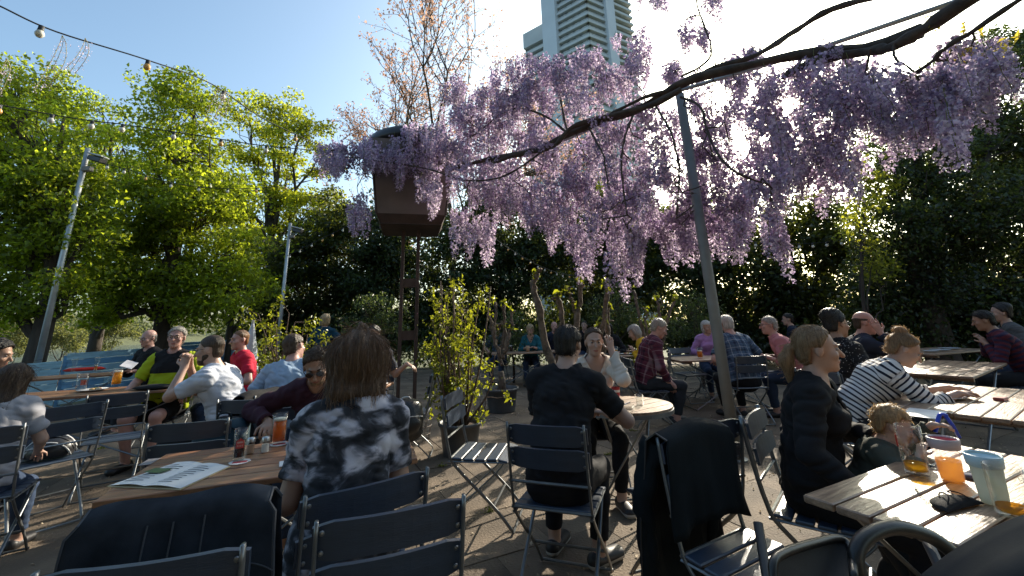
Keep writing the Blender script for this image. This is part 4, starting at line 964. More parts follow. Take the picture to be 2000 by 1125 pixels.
def coaster(label, p, r=.050):
    t = thing('beer_mat', label, 'coaster', p, 20, 'beer mats'); a = np.arange(8) * math.pi / 4
    V = [(r * math.cos(x), r * math.sin(x), z) for z in (.0005, .0026) for x in a]
    MB().add(V, [tuple(range(7, -1, -1)), tuple(range(8, 16))] + [(j, (j + 1) % 8, 8 + (j + 1) % 8, 8 + j) for j in range(8)]).build('card', mat('mat_white', (.68, .66, .64), .7), t)
    MB().add([(-r * .6, -r * .5, .003), (r * .7, -r * .5, .003), (r * .7, r * .15, .003), (-r * .6, r * .15, .003)], [(0, 1, 2, 3)]).build('print', mat('mat_red', (.50, .07, .08), .7), t)
def shaker(label, p, c):
    t = thing('shaker', label, 'shaker', p, 0); b = MB(); b.lathe([(.0001, .003), (.020, .003), (.021, .01), (.019, .062)], n=10); b.build('jar', gl, t)
    b = MB(); b.lathe([(.0001, .004), (.0175, .004), (.0165, .042), (.0001, .042)], n=10); b.build('spice', mat('spice_' + c, {'salt': (.7, .68, .64), 'pepper': (.40, .25, .17)}[c], .8), t)
    b = MB(); b.lathe([(.0205, .058), (.0205, .072), (.017, .079), (.0001, .080)], n=14); b.build('cap', mat('cap_steel', (.5, .5, .5), .3, .9), t, True)

# ------------------------------------------------------------ garments and bags hung on chairs
def drape(name, label, cat, chair_xy, yaw, m, w=.50, front=.25, back=.62, top=.90, flare=.10, seed=1, parts=None, sleeves=True):
    """a jacket over a chair back: shoulders over the top bar, panels hanging both sides, with sleeves"""
    t = thing(name, label, cat, (chair_xy[0], chair_xy[1], 0), yaw); rs = np.random.RandomState(seed)
    n, k = 34, 44; u = np.linspace(-1, 1, n); v = np.linspace(0, 1, k); L = front + back + .06; V = []
    for vv in v:
        s = vv * L
        for uu in u:
            if s < front: y, z = -.262 + .045 + (front - s) * .10, top - .012 - (front - s)
            elif s < front + .06: a = (s - front) / .06 * math.pi; y, z = -.272 + .052 * math.cos(a), top + .030 * math.sin(a) - .012
            else: q = s - front - .06; y, z = -.325 - q * .10, top - .012 - q
            d = max(0, s - front - .06) + .7 * max(0, front - s)
            sag = .055 * abs(uu) ** 3 + .02 * math.sin(uu * 4 + seed)
            wd = w / 2 * (1 + flare * d) * (1 - .08 * (abs(s - front - .03) < .03))
            V.append((uu * wd, y, z - sag * (.4 + d)))
    V = np.array(V); f = np.clip((top - V[:, 2]) * 3, 0, 1)
    V[:, 1] += f * (.075 * (vnoise(np.stack([V[:, 0] * 9, V[:, 2] * 2.2, V[:, 1] * 0 + seed], 1), seed) - .5) + .022 * (vnoise(np.stack([V[:, 0] * 26, V[:, 2] * 5, V[:, 1] * 0], 1), seed + 3) - .5))
    V[:, 1] += f * .024 * np.sin(V[:, 0] * 34 + 5 * vnoise(np.stack([V[:, 0] * 3, V[:, 2] * 3, V[:, 0] * 0 + seed], 1), seed + 9)) * vnoise(np.stack([V[:, 0] * 5, V[:, 2] * 3, V[:, 0] * 0], 1), seed + 11)
    V[:, 2] += f * .02 * (vnoise(np.stack([V[:, 0] * 6, V[:, 2] * 9, V[:, 0] * 0], 1), seed + 12) - .5)
    V[:, 0] += f * .03 * (vnoise(V * [5, 2, 6], seed + 5) - .5)
    I, J = np.meshgrid(np.arange(k - 1), np.arange(n - 1), indexing='ij'); q = (I * n + J).ravel()
    o = link('shell', np_mesh('shell', V, np.stack([q, q + n, q + n + 1, q + 1], 1), m, True), t)
    md = o.modifiers.new('thickness', 'SOLIDIFY'); md.thickness = .006; md.offset = 0
    for s in (-1, 1) if sleeves else ():
        b = MB(); x = s * w * .44
        S = spline([(x * .9, -.335, top - .06), (x * 1.06, -.375, top - .22), (x * 1.04, -.40, top - .42), (x * .95, -.41, top - .58)], 16)
        S = S + rs.normal(0, .004, S.shape); b.tube(S, np.linspace(.062, .048, 16) * (1 + .10 * np.sin(np.arange(16) * 1.9 + seed)), 12, flat=.55); b.build('sleeve', m, t, True)
        e = S[-1]; b = MB(); b.lathe([(.050, 0), (.051, -.02), (.047, -.045), (.040, -.045), (.042, 0)], e + [0, 0, .01], 14, sy=.6); b.build('cuff', m, t, True)
    seam = parts
    if seam:
        for x in (-.30, 0, .30):
            i = np.argmin(np.abs(u - x * 1.0)); P = V.reshape(k, n, 3)[16:, i] + [0, -.005, 0]; b = MB(); b.tube(P, .0028, 5); b.build('seam', seam, t)
        for row in (22, k - 2):
            P = V.reshape(k, n, 3)[row] + [0, -.005, .0]; b = MB(); b.tube(P, .0026, 5); b.build('seam', seam, t)
        for x in (-.55, .55):
            i = np.argmin(np.abs(u - x)); P = V.reshape(k, n, 3)[24, max(0, i - 3):i + 4] + [0, -.006, 0]; Q2 = V.reshape(k, n, 3)[28, max(0, i - 3):i + 4] + [0, -.009, 0]; m_ = len(P); b = MB(); b.add(np.r_[P, Q2], [(a_, a_ + 1, m_ + a_ + 1, m_ + a_) for a_ in range(m_ - 1)]); b.build('pocket_flap', m, t, True)
        for uu in (0, n - 1):
            P = V.reshape(k, n, 3)[12:, uu] ; b = MB(); b.tube(P, .005, 5); b.build('hem', seam, t)
    return t
# ------------------------------------------------------------ wisteria over its pipe and post
def dep(px): return float(np.interp(px, [600, 900, 1100, 1325, 1600, 1800, 2000], [5.9, 5.7, 5.3, 4.75, 4.0, 3.35, 2.85]))
petal = [mat('wisteria_petal', (0.68, 0.585, 0.68), .6, var=.3, scale=3.5, trans=.5, tcol=(.74, .62, .74), island=.3),
         mat('wisteria_petal_deep', (0.43, 0.33, 0.49), .6, var=.3, scale=3.5, trans=.42, tcol=(.47, .36, .54), island=.35)]
petal.append(mat('flower_stalk', (.20, .22, .07), .7, trans=.3)); vine = mat('wisteria_bark', (0.075, 0.055, 0.042), .85, var=.4, scale=10, bump=.7, bscale=22, stretch=(1, 1, 1))
def raceme(seed, L=.24, R=.046):
    rs = np.random.RandomState(seed); n = 84; t = np.sort(rs.rand(n)) ** .9
    r = R * (1 - t) ** .55 * (.75 + .4 * rs.rand(n)) + .006; a = rs.rand(n) * 2 * math.pi
    C = np.stack([r * np.cos(a), r * np.sin(a), -L * t], 1); out = np.stack([np.cos(a), np.sin(a), -.2 + 0 * a], 1)
    s = (.029 * (1 - .55 * t) * rs.uniform(.8, 1.25, n))[:, None]; V = []; T = []; mi = []
    for w, (o, sc) in enumerate([(0.0, 1.0), (.010, .75)]):
        c = C + out * o + [0, 0, -.004 * w]; nn = out + rs.normal(0, .45, (n, 3)) + [0, 0, .4 * (1 - w)]; d = np.cross(nn, rs.normal(size=(n, 3))); d /= np.linalg.norm(d, axis=1)[:, None]
        q = np.cross(nn, d); q /= np.linalg.norm(q, axis=1)[:, None]; nn = nn / np.linalg.norm(nn, axis=1)[:, None]; ss = s * sc
        k = (len(V) * n * 4 + np.arange(n) * 4)[:, None]
        V.append(np.stack([c - d * ss * .55, c - q * ss * .5 + nn * ss * .2, c + d * ss * .55, c + q * ss * .5 + nn * ss * .2], 1).reshape(-1, 3))
        T.append(np.concatenate([k + [0, 1, 2], k + [0, 2, 3]], 1).reshape(-1, 3)); mi.append(np.repeat(((rs.rand(n) < (.35 if w == 0 else .7))).astype(int), 2))
    k = sum(len(v) for v in V); zz = np.linspace(.05, -L * .97, 6); sx = np.stack([.004 * np.sin(zz * 40 + seed), .004 * np.cos(zz * 33), zz], 1); w = .0016      # the stalk
    V.append(np.concatenate([sx + [w, 0, 0], sx + [-w, w, 0], sx + [-w, -w, 0]])); i = np.arange(5)
    T.append(np.concatenate([np.stack(q, 1) for a, c in ((0, 6), (6, 12), (12, 0)) for q in ((k + a + i, k + a + i + 1, k + c + i + 1), (k + a + i, k + c + i + 1, k + c + i))])); mi.append(np.full(30, 2))
    return np.concatenate(V), np.concatenate(T), np.concatenate(mi)
RAC = [raceme(100 + q, L, R) for q, (L, R) in enumerate([(.22, .046), (.28, .045), (.18, .05), (.25, .04), (.31, .047)])]
RACM = [np_mesh('flower_cluster', V, T, petal, mi=m) for V, T, m in RAC]
BLOBS = [(650, 315, 34, 32), (700, 318, 45, 36), (755, 315, 50, 34), (800, 275, 16, 18), (840, 275, 24, 26), (838, 385, 18, 40), (706, 420, 18, 36), (800, 325, 45, 34), (660, 335, 34, 20),
  (885, 190, 22, 30), (905, 260, 55, 55), (955, 245, 55, 60), (1000, 180, 50, 50), (1050, 170, 55, 50), (1105, 150, 45, 36), (1150, 140, 35, 34), (1000, 270, 55, 50), (1060, 290, 50, 45), (1030, 220, 50, 40), (1100, 210, 40, 40),
  (865, 320, 45, 45), (920, 350, 50, 55), (980, 370, 50, 50), (905, 455, 36, 34), (940, 470, 26, 36), (1030, 400, 50, 60), (1090, 380, 50, 65), (1150, 350, 50, 60), (1140, 505, 13, 30), (1105, 445, 36, 45), (1060, 440, 40, 40),
  (1200, 410, 55, 65), (1225, 505, 40, 50), (1260, 390, 50, 65), (1300, 440, 45, 60), (1330, 470, 36, 45), (1210, 300, 45, 45), (1275, 330, 40, 50), (1240, 105, 40, 36), (1235, 160, 36, 40), (1312, 160, 12, 30), (1180, 455, 36, 45),
  (1410, 440, 42, 65), (1395, 350, 40, 55), (1400, 260, 32, 50), (1440, 205, 26, 50), (1480, 235, 32, 50), (1508, 460, 18, 45), (1500, 375, 36, 45), (1460, 330, 36, 45), (1545, 340, 40, 40), (1600, 345, 48, 40), (1640, 330, 30, 44),
  (1565, 175, 28, 55), (1540, 255, 30, 45), (1620, 145, 50, 40), (1660, 195, 50, 50), (1680, 235, 50, 45), (1740, 255, 42, 50), (1770, 205, 42, 50), (1825, 180, 42, 40), (1880, 135, 50, 40), (1935, 145, 36, 36), (1845, 235, 24, 44), (1610, 270, 34, 45),
  (1275, 8, 28, 24), (1350, 82, 26, 32), (1390, 18, 18, 36), (1365, 300, 30, 50), (1340, 380, 25, 50), (1470, 130, 20, 20), (1900, 190, 28, 40), (1150, 210, 40, 40), (1195, 180, 34, 40), (1170, 285, 45, 40), (1250, 255, 36, 45), (1300, 260, 30, 45), (1360, 200, 24, 40), (1420, 150, 24, 30), (1510, 300, 34, 40), (1590, 220, 34, 45), (1710, 175, 40, 40), (1800, 240, 30, 40), (1350, 420, 30, 50), (1450, 410, 30, 50), (1560, 300, 34, 36), (1500, 190, 22, 36)]
def wisteria():
    p0 = on(1440, 898, 0.0)
    t = thing('wisteria', 'purple wisteria in full bloom trained along a pipe over the terrace', 'wisteria', (p0[0], p0[1], 3.0)); O = np.array([p0[0], p0[1], 3.0])
    W = lambda px, py, dd=0: at(px, py, dep(px) + dd) - O
    main = [[(2080, -90, 0), (1900, -5, 0), (1800, 55, .05), (1745, 85, 0), (1700, 95, .05), (1600, 112, 0), (1545, 138, .05), (1532, 150, 0)],
            [(1800, 60, .1), (1690, 92, .1), (1560, 105, 0), (1440, 130, .05), (1335, 158, 0), (1250, 210, .1), (1180, 235, 0), (1110, 262, .1), (1040, 295, 0), (950, 312, .1), (880, 330, .1)],
            [(1720, -10, .3), (1620, 20, .3), (1550, 62, .25), (1470, 110, .2), (1390, 135, .1), (1330, 170, .05), (1260, 190, 0), (1190, 225, .05)],
            [(2020, -20, -.1), (1900, 60, -.1), (1840, 95, -.1), (1800, 135, 0), (1700, 188, 0), (1620, 190, .1)],
            [(1330, 175, -.05), (1270, 205, -.06), (1200, 222, -.05), (1120, 245, -.05), (1080, 285, -.05), (1010, 300, 0), (960, 320, 0)],
            [(1110, 262, 0), (1060, 225, .1), (1000, 215, .2), (930, 260, .3), (890, 290, .3)], [(1110, 262, 0), (1090, 180, .2), (1090, 110, .3)],
            [(1240, 215, 0), (1220, 270, -.1), (1215, 340, -.2), (1225, 420, -.2)], [(1150, 250, 0), (1180, 310, -.2), (1190, 370, -.3)],
            [(1330, 190, 0), (1370, 210, -.2), (1390, 270, -.3), (1440, 330, -.4), (1500, 360, -.4)], [(1280, 205, 0), (1310, 260, -.3), (1325, 330, -.3), (1320, 420, -.3)],
            [(1330, 150, 0), (1390, 110, .2), (1375, 40, .3), (1355, -20, .3)], [(1080, 280, 0), (1010, 330, -.2), (960, 350, -.2), (900, 350, -.1), (830, 330, 0), (720, 312, .1), (650, 305, .1)],
            [(1700, 95, 0), (1690, 140, .1), (1660, 200, .1), (1640, 290, .2)], [(1745, 85, 0), (1748, 120, 0), (1790, 150, 0)]]
    rad0 = [.058, .055, .036, .020, .038, .016, .016, .015, .013, .015, .013, .014, .013, .011, .013]
    allp = []
    for q, pl in enumerate(main):
        P = spline([W(p[0], p[1], p[2] - (.34 if p[0] < 1480 else .12)) for p in pl], 30); rs = np.random.RandomState(q); P = P + np.cumsum(rs.normal(0, .004, P.shape), 0) * np.sin(np.linspace(0, math.pi, 30))[:, None]
        r = rad0[q] * np.linspace(1, .55, 30) * (1 + .16 * np.sin(np.arange(30) * 1.3 + q) + .08 * rs.normal(size=30)) * (dep(1300) / 4.6)
        b = MB(); b.tube(P, np.abs(r), 10); b.build('stem', vine, t, True); allp.append(P)
    A = np.concatenate(allp)
    P = np.array([W(*p) for p in [(2080, -70, .12), (1560, 108, .08), (1330, 176, .06), (1110, 270, .05), (930, 322, .05)]]); b = MB(); b.tube(P, .026, 10); b.build('pipe', galv, t, True)
    # the far end of the pipe, carried by a second post round which the old trunk climbs
    E0 = P[0]; E1 = E0 + nrm(P[0] - P[1]) * .7; gz = -3.0; b = MB(); b.tube([E0, E1], .026, 10); b.build('pipe', galv, t, True)
    tr_ = spline([(E1[0] + .12, E1[1], gz - .05), (E1[0] + .16, E1[1] + .1, gz + 1.2), (E1[0] - .10, E1[1] + .08, gz + 2.6), (E1[0] + .06, E1[1] - .06, E1[2] - .3), tuple(E0 + [-.1, 0, .05])], 30); b = MB(); b.tube(tr_, np.linspace(.10, .058, 30) * (1 + .12 * np.sin(np.arange(30) * 1.1)), 10); b.build('stem', vine, t, True)
    for q in (0, 2, 3): b = MB(); b.tube(wob(allp[q][0], E1 + np.array([.0, .0, .03 * q]), 8, .03, 0, np.random.RandomState(q)), [.05, .03, .03, .018][q], 8); b.build('stem', vine, t, True)
    g2 = thing('pergola_post', 'grey steel post with the old wisteria trunk winding round it', 'post', (O[0] + E1[0], O[1] + E1[1], 0)); b = MB(); b.tube([(0, 0, 0), (0, 0, O[2] + E1[2])], .056, 16); b.build('shaft', greyp, g2, True); b = MB(); b.lathe([(.056, 0), (.10, 0), (.10, .012), (.058, .014)], n=20); b.build('base_flange', greyp, g2)
    rs = np.random.RandomState(77); pts = []; tw = MB()
    for (px, py, rx, ry) in BLOBS:
        area = rx * ry; d0 = dep(px); ppm = FOC / d0; n = int(np.clip(area / (ppm * .072) ** 2 * (1.2 if px < 1340 else 1.8), 12, 80))
        c = W(px, py - ry * .7, 0); j = np.argmin(((A - c) ** 2).sum(1)); q = wob(A[j], c, 8, .10, .05, rs); tw.tube(q, np.linspace(.009, .004, 8), 5, cap=False)
        for i in range(n):
            a = rs.rand() * 2 * math.pi; rr = math.sqrt(rs.rand()); p = W(px + rx * rr * math.cos(a), py - 14 + (ry - 6) * rr * math.sin(a) - .09 * ppm, rs.normal(0, .26) if not 1285 < px < 1475 else .18 + abs(rs.normal(0, .3)))
            pts.append(p)
            if i % 7 == 0: tw.tube(wob(q[-1] if i % 2 else q[5], p, 4, .12, .05, rs), np.linspace(.0035, .002, 4), 4, cap=False)
    tw.build('branchwork', vine, t)['kind'] = 'stuff'; rs.shuffle(pts); VV, TT, MM = [], [], []; n0 = 0
    for i, p in enumerate(pts):
        v = rs.randint(0, 5); sc = rs.uniform(1.0, 1.65); R = rotz(rs.uniform(0, 6.28)) @ rotx(rs.normal(0, .14))
        if i < 295:
            o = link('flower_cluster', RACM[v], t); o.matrix_local = Matrix.Translation(p) @ Matrix(R.tolist()).to_4x4() @ Matrix.Scale(sc, 4)
        else:
            V, T, m = RAC[v]; VV.append(V * sc @ R.T + p); TT.append(T + n0); MM.append(m); n0 += len(V)
    o = link('blossom', np_mesh('blossom', np.concatenate(VV), np.concatenate(TT), petal, mi=np.concatenate(MM)), t); o['kind'] = 'stuff'
    print('racemes', len(pts))
    # young yellow leaves at the right end
    C = []; rs = np.random.RandomState(5)
    for (px, py) in [(1880, 75), (1920, 65), (1960, 80), (1900, 100), (1970, 100), (1860, 100), (1990, 70), (1940, 95), (1830, 60), (1780, 70), (1720, 195), (1860, 85)]:
        c = W(px, py, -.05); d = nrm(rs.normal(size=3) + [0, 0, -.3]); w = nrm(np.cross(d, rs.normal(size=3)))
        for i in range(9): C.append(c + d * .018 * i + w * (.022 if i % 2 else -.022))
    leaves('young_leaves', np.array(C), .055, mat('young_wisteria_leaf', (.45, .36, .05), .5, trans=.6, tcol=(.8, .62, .08), island=.2), t, seed=3, aspect=.42)
    # the post that carries the pipe
    t2 = thing('pergola_post', 'grey steel post carrying the wisteria pipe beside the jacketed chair', 'post', (p0[0], p0[1], 0))
    e = W(1328, 185) + O; b = MB(); q = np.array([e[0] - p0[0], e[1] - p0[1], e[2]]); b.tube([(0, 0, 0), q * [.5, .5, .5], q], .056, 16); b.build('shaft', greyp, t2, True)
    b = MB(); b.lathe([(.056, 0), (.10, 0), (.10, .012), (.058, .014)], n=20); b.build('base_flange', greyp, t2)
wisteria()

# ------------------------------------------------------------ strings of bulbs
bulbm = [mat('bulb_white', (.72, .68, .56), .25, var=.05), mat('bulb_amber', (.75, .42, .12), .25, var=.05)]
cablem = mat('cable_black', (.02, .02, .02), .6)
def string_lights(label, pts, n, r=.028, sag=0.0, seed=0, group='strings of party bulbs'):
    P = spline(np.array(pts), 40); t = thing('string_lights', label, 'string lights', P[0], 0, group); Q = P - P[0]; Q[:, 2] -= sag * np.sin(np.linspace(0, math.pi, 40))
    b = MB(); b.tube(Q, max(.006, r * .22), 6); b.build('cable', cablem, t); rs = np.random.RandomState(seed)
    for f in (np.arange(n) + .5) / n:
        x = f * 39; i = int(x); p = Q[i] + (Q[min(i + 1, 39)] - Q[i]) * (x - i)
        b = MB(); b.lathe([(r * .35, 0), (r * .7, -r * .5), (r, -r * 1.2), (r * .98, -r * 1.7), (r * .6, -r * 2.35), (.0001, -r * 2.6)], p + [0, 0, -r * 1.1], 12); o = b.build('bulb', bulbm[int(rs.rand() < .3)], t, True)
        b = MB(); b.lathe([(r * .3, r * .15), (r * .62, 0), (r * .66, -r * 1.1), (r * .74, -r * 1.5)], p, 10); b.build('socket', cablem, o, True)
K = lambda *q: [at(px, py, Y) for px, py, Y in q]
string_lights('thick cable with two big bulbs crossing the sky on the left', K((-60, -15, 2.6), (0, 12, 2.7), (110, 62, 3.0), (290, 118, 3.6), (415, 165, 4.3), (520, 235, 5.2), (645, 292, 6.3)), 5, .030, 0, 1)
string_lights('long drooping string of cream bulbs in front of the lindens', K((-40, 196, 4.2), (0, 205, 4.3), (150, 232, 4.8), (240, 243, 5.1), (390, 265, 5.6), (520, 285, 6.0), (700, 300, 6.4)), 9, .032, 0, 2)
string_lights('lower string of amber bulbs beside the floodlight', K((200, 318, 8.5), (255, 333, 8.7), (340, 358, 9.0), (440, 368, 9.3), (540, 364, 9.6), (640, 345, 10)), 9, .032, 0, 3)
string_lights('string of tiny bulbs running down behind the wisteria', K((930, 440, 9.0), (965, 465, 9.2), (1010, 495, 9.6), (1060, 522, 10), (1100, 535, 10.3), (1140, 540, 10.6)), 17, .022, 0, 4)
string_lights('string of tiny bulbs in front of the right evergreen', K((1430, 470, 9.0), (1500, 474, 9.0), (1560, 476, 9.0), (1620, 472, 9.0), (1680, 464, 9.0)), 9, .030, 0, 5)
string_lights('short string of pale bulbs sloping down beside the lantern', K((560, 500, 9.0), (620, 470, 9.0), (680, 440, 9.0), (740, 400, 9.0)), 9, .022, 0, 6)
# spent flower stalks hanging from the upper cable
for q, (px, py, Y, ln) in enumerate([(120, 75, 3.0, .5), (165, 80, 3.1, .35), (425, 175, 4.35, .5), (440, 180, 4.4, .45), (10, 120, 2.75, .45)]):
    p = at(px, py, Y); t = thing('hanging_stalk', ['withered wisteria stalk hanging beside the big bulb of the upper cable', 'short withered wisteria stalk between the big bulb and the next one', 'withered wisteria stalk hanging before the tall pointed linden', 'straw coloured stalk hanging close behind the bulb before the tall linden', 'withered wisteria stalk above the linden beside the floodlight pole'][q], 'stalk', p, 0, 'withered wisteria stalks'); rs = np.random.RandomState(q); S = []
    for k in range(3):
        P = spline([(0, 0, .03), (.03 * (k - 1), .02, -.05), (.06 * (k - 1) + rs.normal(0, .01), 0, -ln * .5), (.05 * (k - 1) - .06, 0, -ln * rs.uniform(.8, 1.1))], 12); b = MB(); b.tube(P, .0022, 4); b.build('stem', mat('stalk_straw', (.42, .38, .20), .8, trans=.3), t); S.append(P[3:])
    S = np.concatenate(S); C = np.repeat(S, 5, 0) + rs.normal(0, .014, (len(S) * 5, 3)); leaves('withered_petals', C, .013, petal, t, seed=q)['kind'] = 'stuff'

# ------------------------------------------------------------ potted shrubs and pruned trees
potm = mat('grey_tub', (0.085, 0.092, 0.098), .55, var=.3, scale=5, bump=.15, bscale=30); soil = mat('soil', (.06, .038, .025), .95, var=.5, scale=40, bump=.8, bscale=90)
lime = mat('laurel_leaf', (0.085, 0.115, 0.018), .35, var=.3, scale=3, trans=.45, tcol=(.38, .40, .02), island=.45)
stemm = mat('stem_brown', (0.12, 0.08, 0.055), .85, var=.3, scale=20, bump=.5, bscale=40)
fleshy = mat('pale_bark', (0.135, 0.105, 0.078), .9, var=.5, scale=16, bump=1.0, bscale=26)
def tub(t, r, hgt):
    b = MB(); b.lathe([(.0001, .0), (r * .78, .0), (r * .80, .02), (r * .95, hgt * .86), (r * 1.0, hgt * .87), (r * 1.04, hgt * .94), (r * 1.04, hgt), (r * .96, hgt), (r * .93, hgt * .8)], n=32); b.build('tub', potm, t, True)
    b = MB(); b.lathe([(r * .95, hgt * .86), (r * .5, hgt * .885), (.0001, hgt * .87)], n=24); b.build('soil', soil, t, True)
def shrub_pot(label, x, y, r, hp, H, W, seed, nst=16, nl=2600, ls=.05, lo=.0):
    t = thing('potted_shrub', label, 'potted plant', (x, y, 0), 0, 'potted shrubs'); tub(t, r, hp); rs = np.random.RandomState(seed); b = MB(); C = []
    for i in range(nst):
        a = rs.rand() * 6.28; e = np.array([math.cos(a) * W * rs.uniform(.2, 1), math.sin(a) * W * rs.uniform(.2, 1), hp + (H - hp) * rs.uniform(.35, 1)]); P = spline([(math.cos(a) * .06, math.sin(a) * .06, hp * .85), e * [.6, .6, .55] + rs.normal(0, .05, 3), e], 10)
        b.tube(P, np.linspace(.016, .005, 10), 5)
        for k in range(6):
            j = rs.randint(3, 10); q = P[j] + rs.normal(0, W * .22, 3); b.tube(wob(P[j], q, 4, .08, 0, rs), np.linspace(.005, .002, 4), 4, cap=False)
            for _ in range(max(1, nl // (nst * 30))): C.append((q + rs.normal(0, .035, 3)) + rs.normal(size=(5, 3)) * .032)
    b.build('branchwork', stemm, t, True)['kind'] = 'stuff'; leaves('foliage', np.concatenate(C), ls, lime, t, seed=seed, aspect=.5); return t
def pruned(label, x, y, arms, seed, pot=None, z0=None):
    t = thing('pruned_tree', label, 'pruned tree', (x, y, 0), 0, 'hard pruned potted trees'); rs = np.random.RandomState(seed); base = .12
    if pot: tub(t, *pot); base = pot[1] * .86
    C = []; b = MB()
    if pot: b.tube([(0, 0, base - .02), (.01, 0, base + .15), (-.01, 0, base + .3)], [.085, .062, .055], 10)
    for pl, r in arms:
        P = spline(pl, 16); P = P + rs.normal(0, .011, P.shape); rr = r * np.linspace(1.15, .75, 16) * (1 + .12 * rs.normal(size=16)); rr[-2] *= 1.25; rr[-1] *= .8
        b.tube(P, np.abs(rr), 8); e = P[-1]
        for k in range(5): e1 = e if k < 2 else P[rs.randint(5, 14)]; q = e1 + nrm(rs.normal(size=3) + [0, 0, .7]) * rs.uniform(.04, .11); b.tube([e1, (e1 + q) / 2 + rs.normal(0, .008, 3), q], [r * .62, r * .5, r * .4], 6)
        for k in range(rs.randint(2, 5)):
            s0 = P[rs.choice([15, 15, 13, 9])]; C.append(s0 + np.array([0, 0, .03]) + rs.normal(size=(rs.randint(4, 9), 3)) * [.03, .03, .028])
    b.build('branchwork', fleshy, t, True)['kind'] = 'stuff'; leaves('foliage', np.concatenate(C), .085, lime, t, seed=seed, aspect=.45); return t
q = on(895, 895, 0); shrub_pot('big grey tub with tall leafy shrub beside the empty sunlit chair', q[0], q[1] + .16, .235, .33, 2.0, .44, 3, 26, 3100, .055)
q = at(545, 700, 6.6); shrub_pot('half bare potted shrub beside the man in red', q[0], q[1], .26, .34, 2.0, .55, 8, 16, 2300, .06)
def rel(pl, x, y, Y): return [at(px, py, Y) - np.array([x, y, 0]) for px, py in pl]
Yp = 7.3; q = at(978, 700, Yp); x, y = q[0], q[1]
pruned('grey tub with a stubby many armed pruned tree', x, y, [(rel(z, x, y, Yp + dd), .028) for z, dd in [([(980, 712), (968, 670), (953, 610)], .1), ([(978, 700), (965, 650), (970, 600), (962, 588)], -.1), ([(982, 700), (985, 650), (984, 595)], .05), ([(985, 690), (997, 650), (1000, 610)], -.1), ([(975, 705), (985, 640), (966, 640)], .15)]], 4, (.27, .36))
Yq = 5.6; q = at(1090, 730, Yq); x, y = q[0], q[1]
pruned('tall crooked pruned tree behind the man in the black T-shirt', x, y, [(rel(z, x, y, Yq + dd), rr) for z, rr, dd in [([(1085, 740), (1065, 670), (1050, 600), (1042, 560), (1052, 530)], .045, 0), ([(1092, 740), (1090, 680), (1098, 630), (1090, 585)], .04, .15), ([(1100, 740), (1122, 670), (1130, 600), (1137, 550)], .036, .1), ([(1128, 630), (1120, 600), (1112, 572)], .024, .1)]], 6, (.28, .34))
Yr = 5.9; q = at(1165, 730, Yr); x, y = q[0], q[1]
pruned('thick armed pruned tree beside the woman with raised hand', x, y, [(rel(z, x, y, Yr + dd), rr) for z, rr, dd in [([(1150, 740), (1165, 680), (1182, 610), (1184, 552)], .042, 0), ([(1155, 740), (1150, 690), (1170, 640)], .035, .1), ([(1165, 740), (1185, 660), (1188, 600)], .03, .15)]], 9, (.27, .34))
Ys = 7.6; q = at(1275, 700, Ys); x, y = q[0], q[1]
pruned('thin pruned tree between the woman in yellow and the plaid man', x, y, [(rel(z, x, y, Ys + dd), rr) for z, rr, dd in [([(1270, 700), (1255, 640), (1238, 570)], .03, 0), ([(1275, 700), (1290, 640), (1285, 585)], .028, .1), ([(1285, 700), (1300, 640), (1318, 585)], .03, .1), ([(1268, 690), (1262, 640), (1262, 605)], .02, -.1)]], 12, (.27, .34))
# ------------------------------------------------------------ tables
table('near slatted table with the open menu and the dark cola glass', (-1.71, 1.86), 20, 1.28, .70, 6)
table('slatted table of the men in green and white with beer mugs', (-5.35, 4.22), 21, 1.95, .72, 6, TZ=.79)
table('slatted table by the blue fence with two wheat beer glasses', (-7.35, 6.05), 32, 1.5, .70, 6, TZ=.80)
table('slatted table with two plates behind the tie dye woman', (-2.75, 4.50), 3, 1.30, .75, 6)
table('slatted table in front of the blond woman in teal', (-.55, 9.6), 2, 1.5, .7, 5, woodB)
table('slatted table of the grey haired man in blue plaid', (2.55, 6.75), 6, 1.55, .75, 6, woodB)
table('slatted table of the woman in yellow', (1.05, 7.9), 4, 1.1, .7, 5, woodB)
table('sunlit slatted table with glasses and black face mask beside the toddler', (1.37, 1.07), 27, 1.22, .74, 7, woodB)
table('slatted table with the striped woman leaning on it', (2.98, 2.58), 34, 1.5, .74, 6, woodB)
table('half shaded empty slatted table beyond the striped woman', (4.45, 4.32), 34, 1.8, .70, 6, woodB)
table('dark slatted table with plates under the huge tree', (6.3, 6.6), 20, 1.6, .75, 6, woodB)
round_table('small round slatted table with bottle and ashtray', .85, 3.52, .35, 35)

# ------------------------------------------------------------ chairs
def seat_for(label, P, dyaw=0, dy=.05):
    q = rotz(rad(P['yaw'])) @ np.array([0, dy, 0]); x, y = P['xy'][0] + q[0], P['xy'][1] + q[1]; chair(label, x, y, P['yaw'] + dyaw); return (x, y)
def chair_at(label, px, py, yaw, z=.86, **k):
    p = on(px, py, z); q = rotz(rad(yaw)) @ np.array([0, -.275, 0]); return chair(label, p[0] - q[0], p[1] - q[1], yaw, **k), (p[0] - q[0], p[1] - q[1])
chair_at('empty blue folding chair in the sun beside the big tub', 882, 768, -100)
_, FG = chair_at('empty blue folding chair with its back against the tie dye woman\'s chair', 770, 1000, 22)
_, DEN = chair_at('blue folding chair wearing the denim jacket', 362, 1000, 19)
chair_at('blue folding chair pushed against the denim jacket', 285, 1100, 14)
_, BLJ = chair_at('blue folding chair wearing the long black jacket', 1348, 848, -150)
chair_at('blue folding chair facing the round table behind the black jacket', 1384, 826, 20)
_, C8 = chair_at('blue folding chair with the teal backpack', 370, 826, 17)
chair_at('blue folding chair standing at the near side of the mug table', 232, 770, 35)
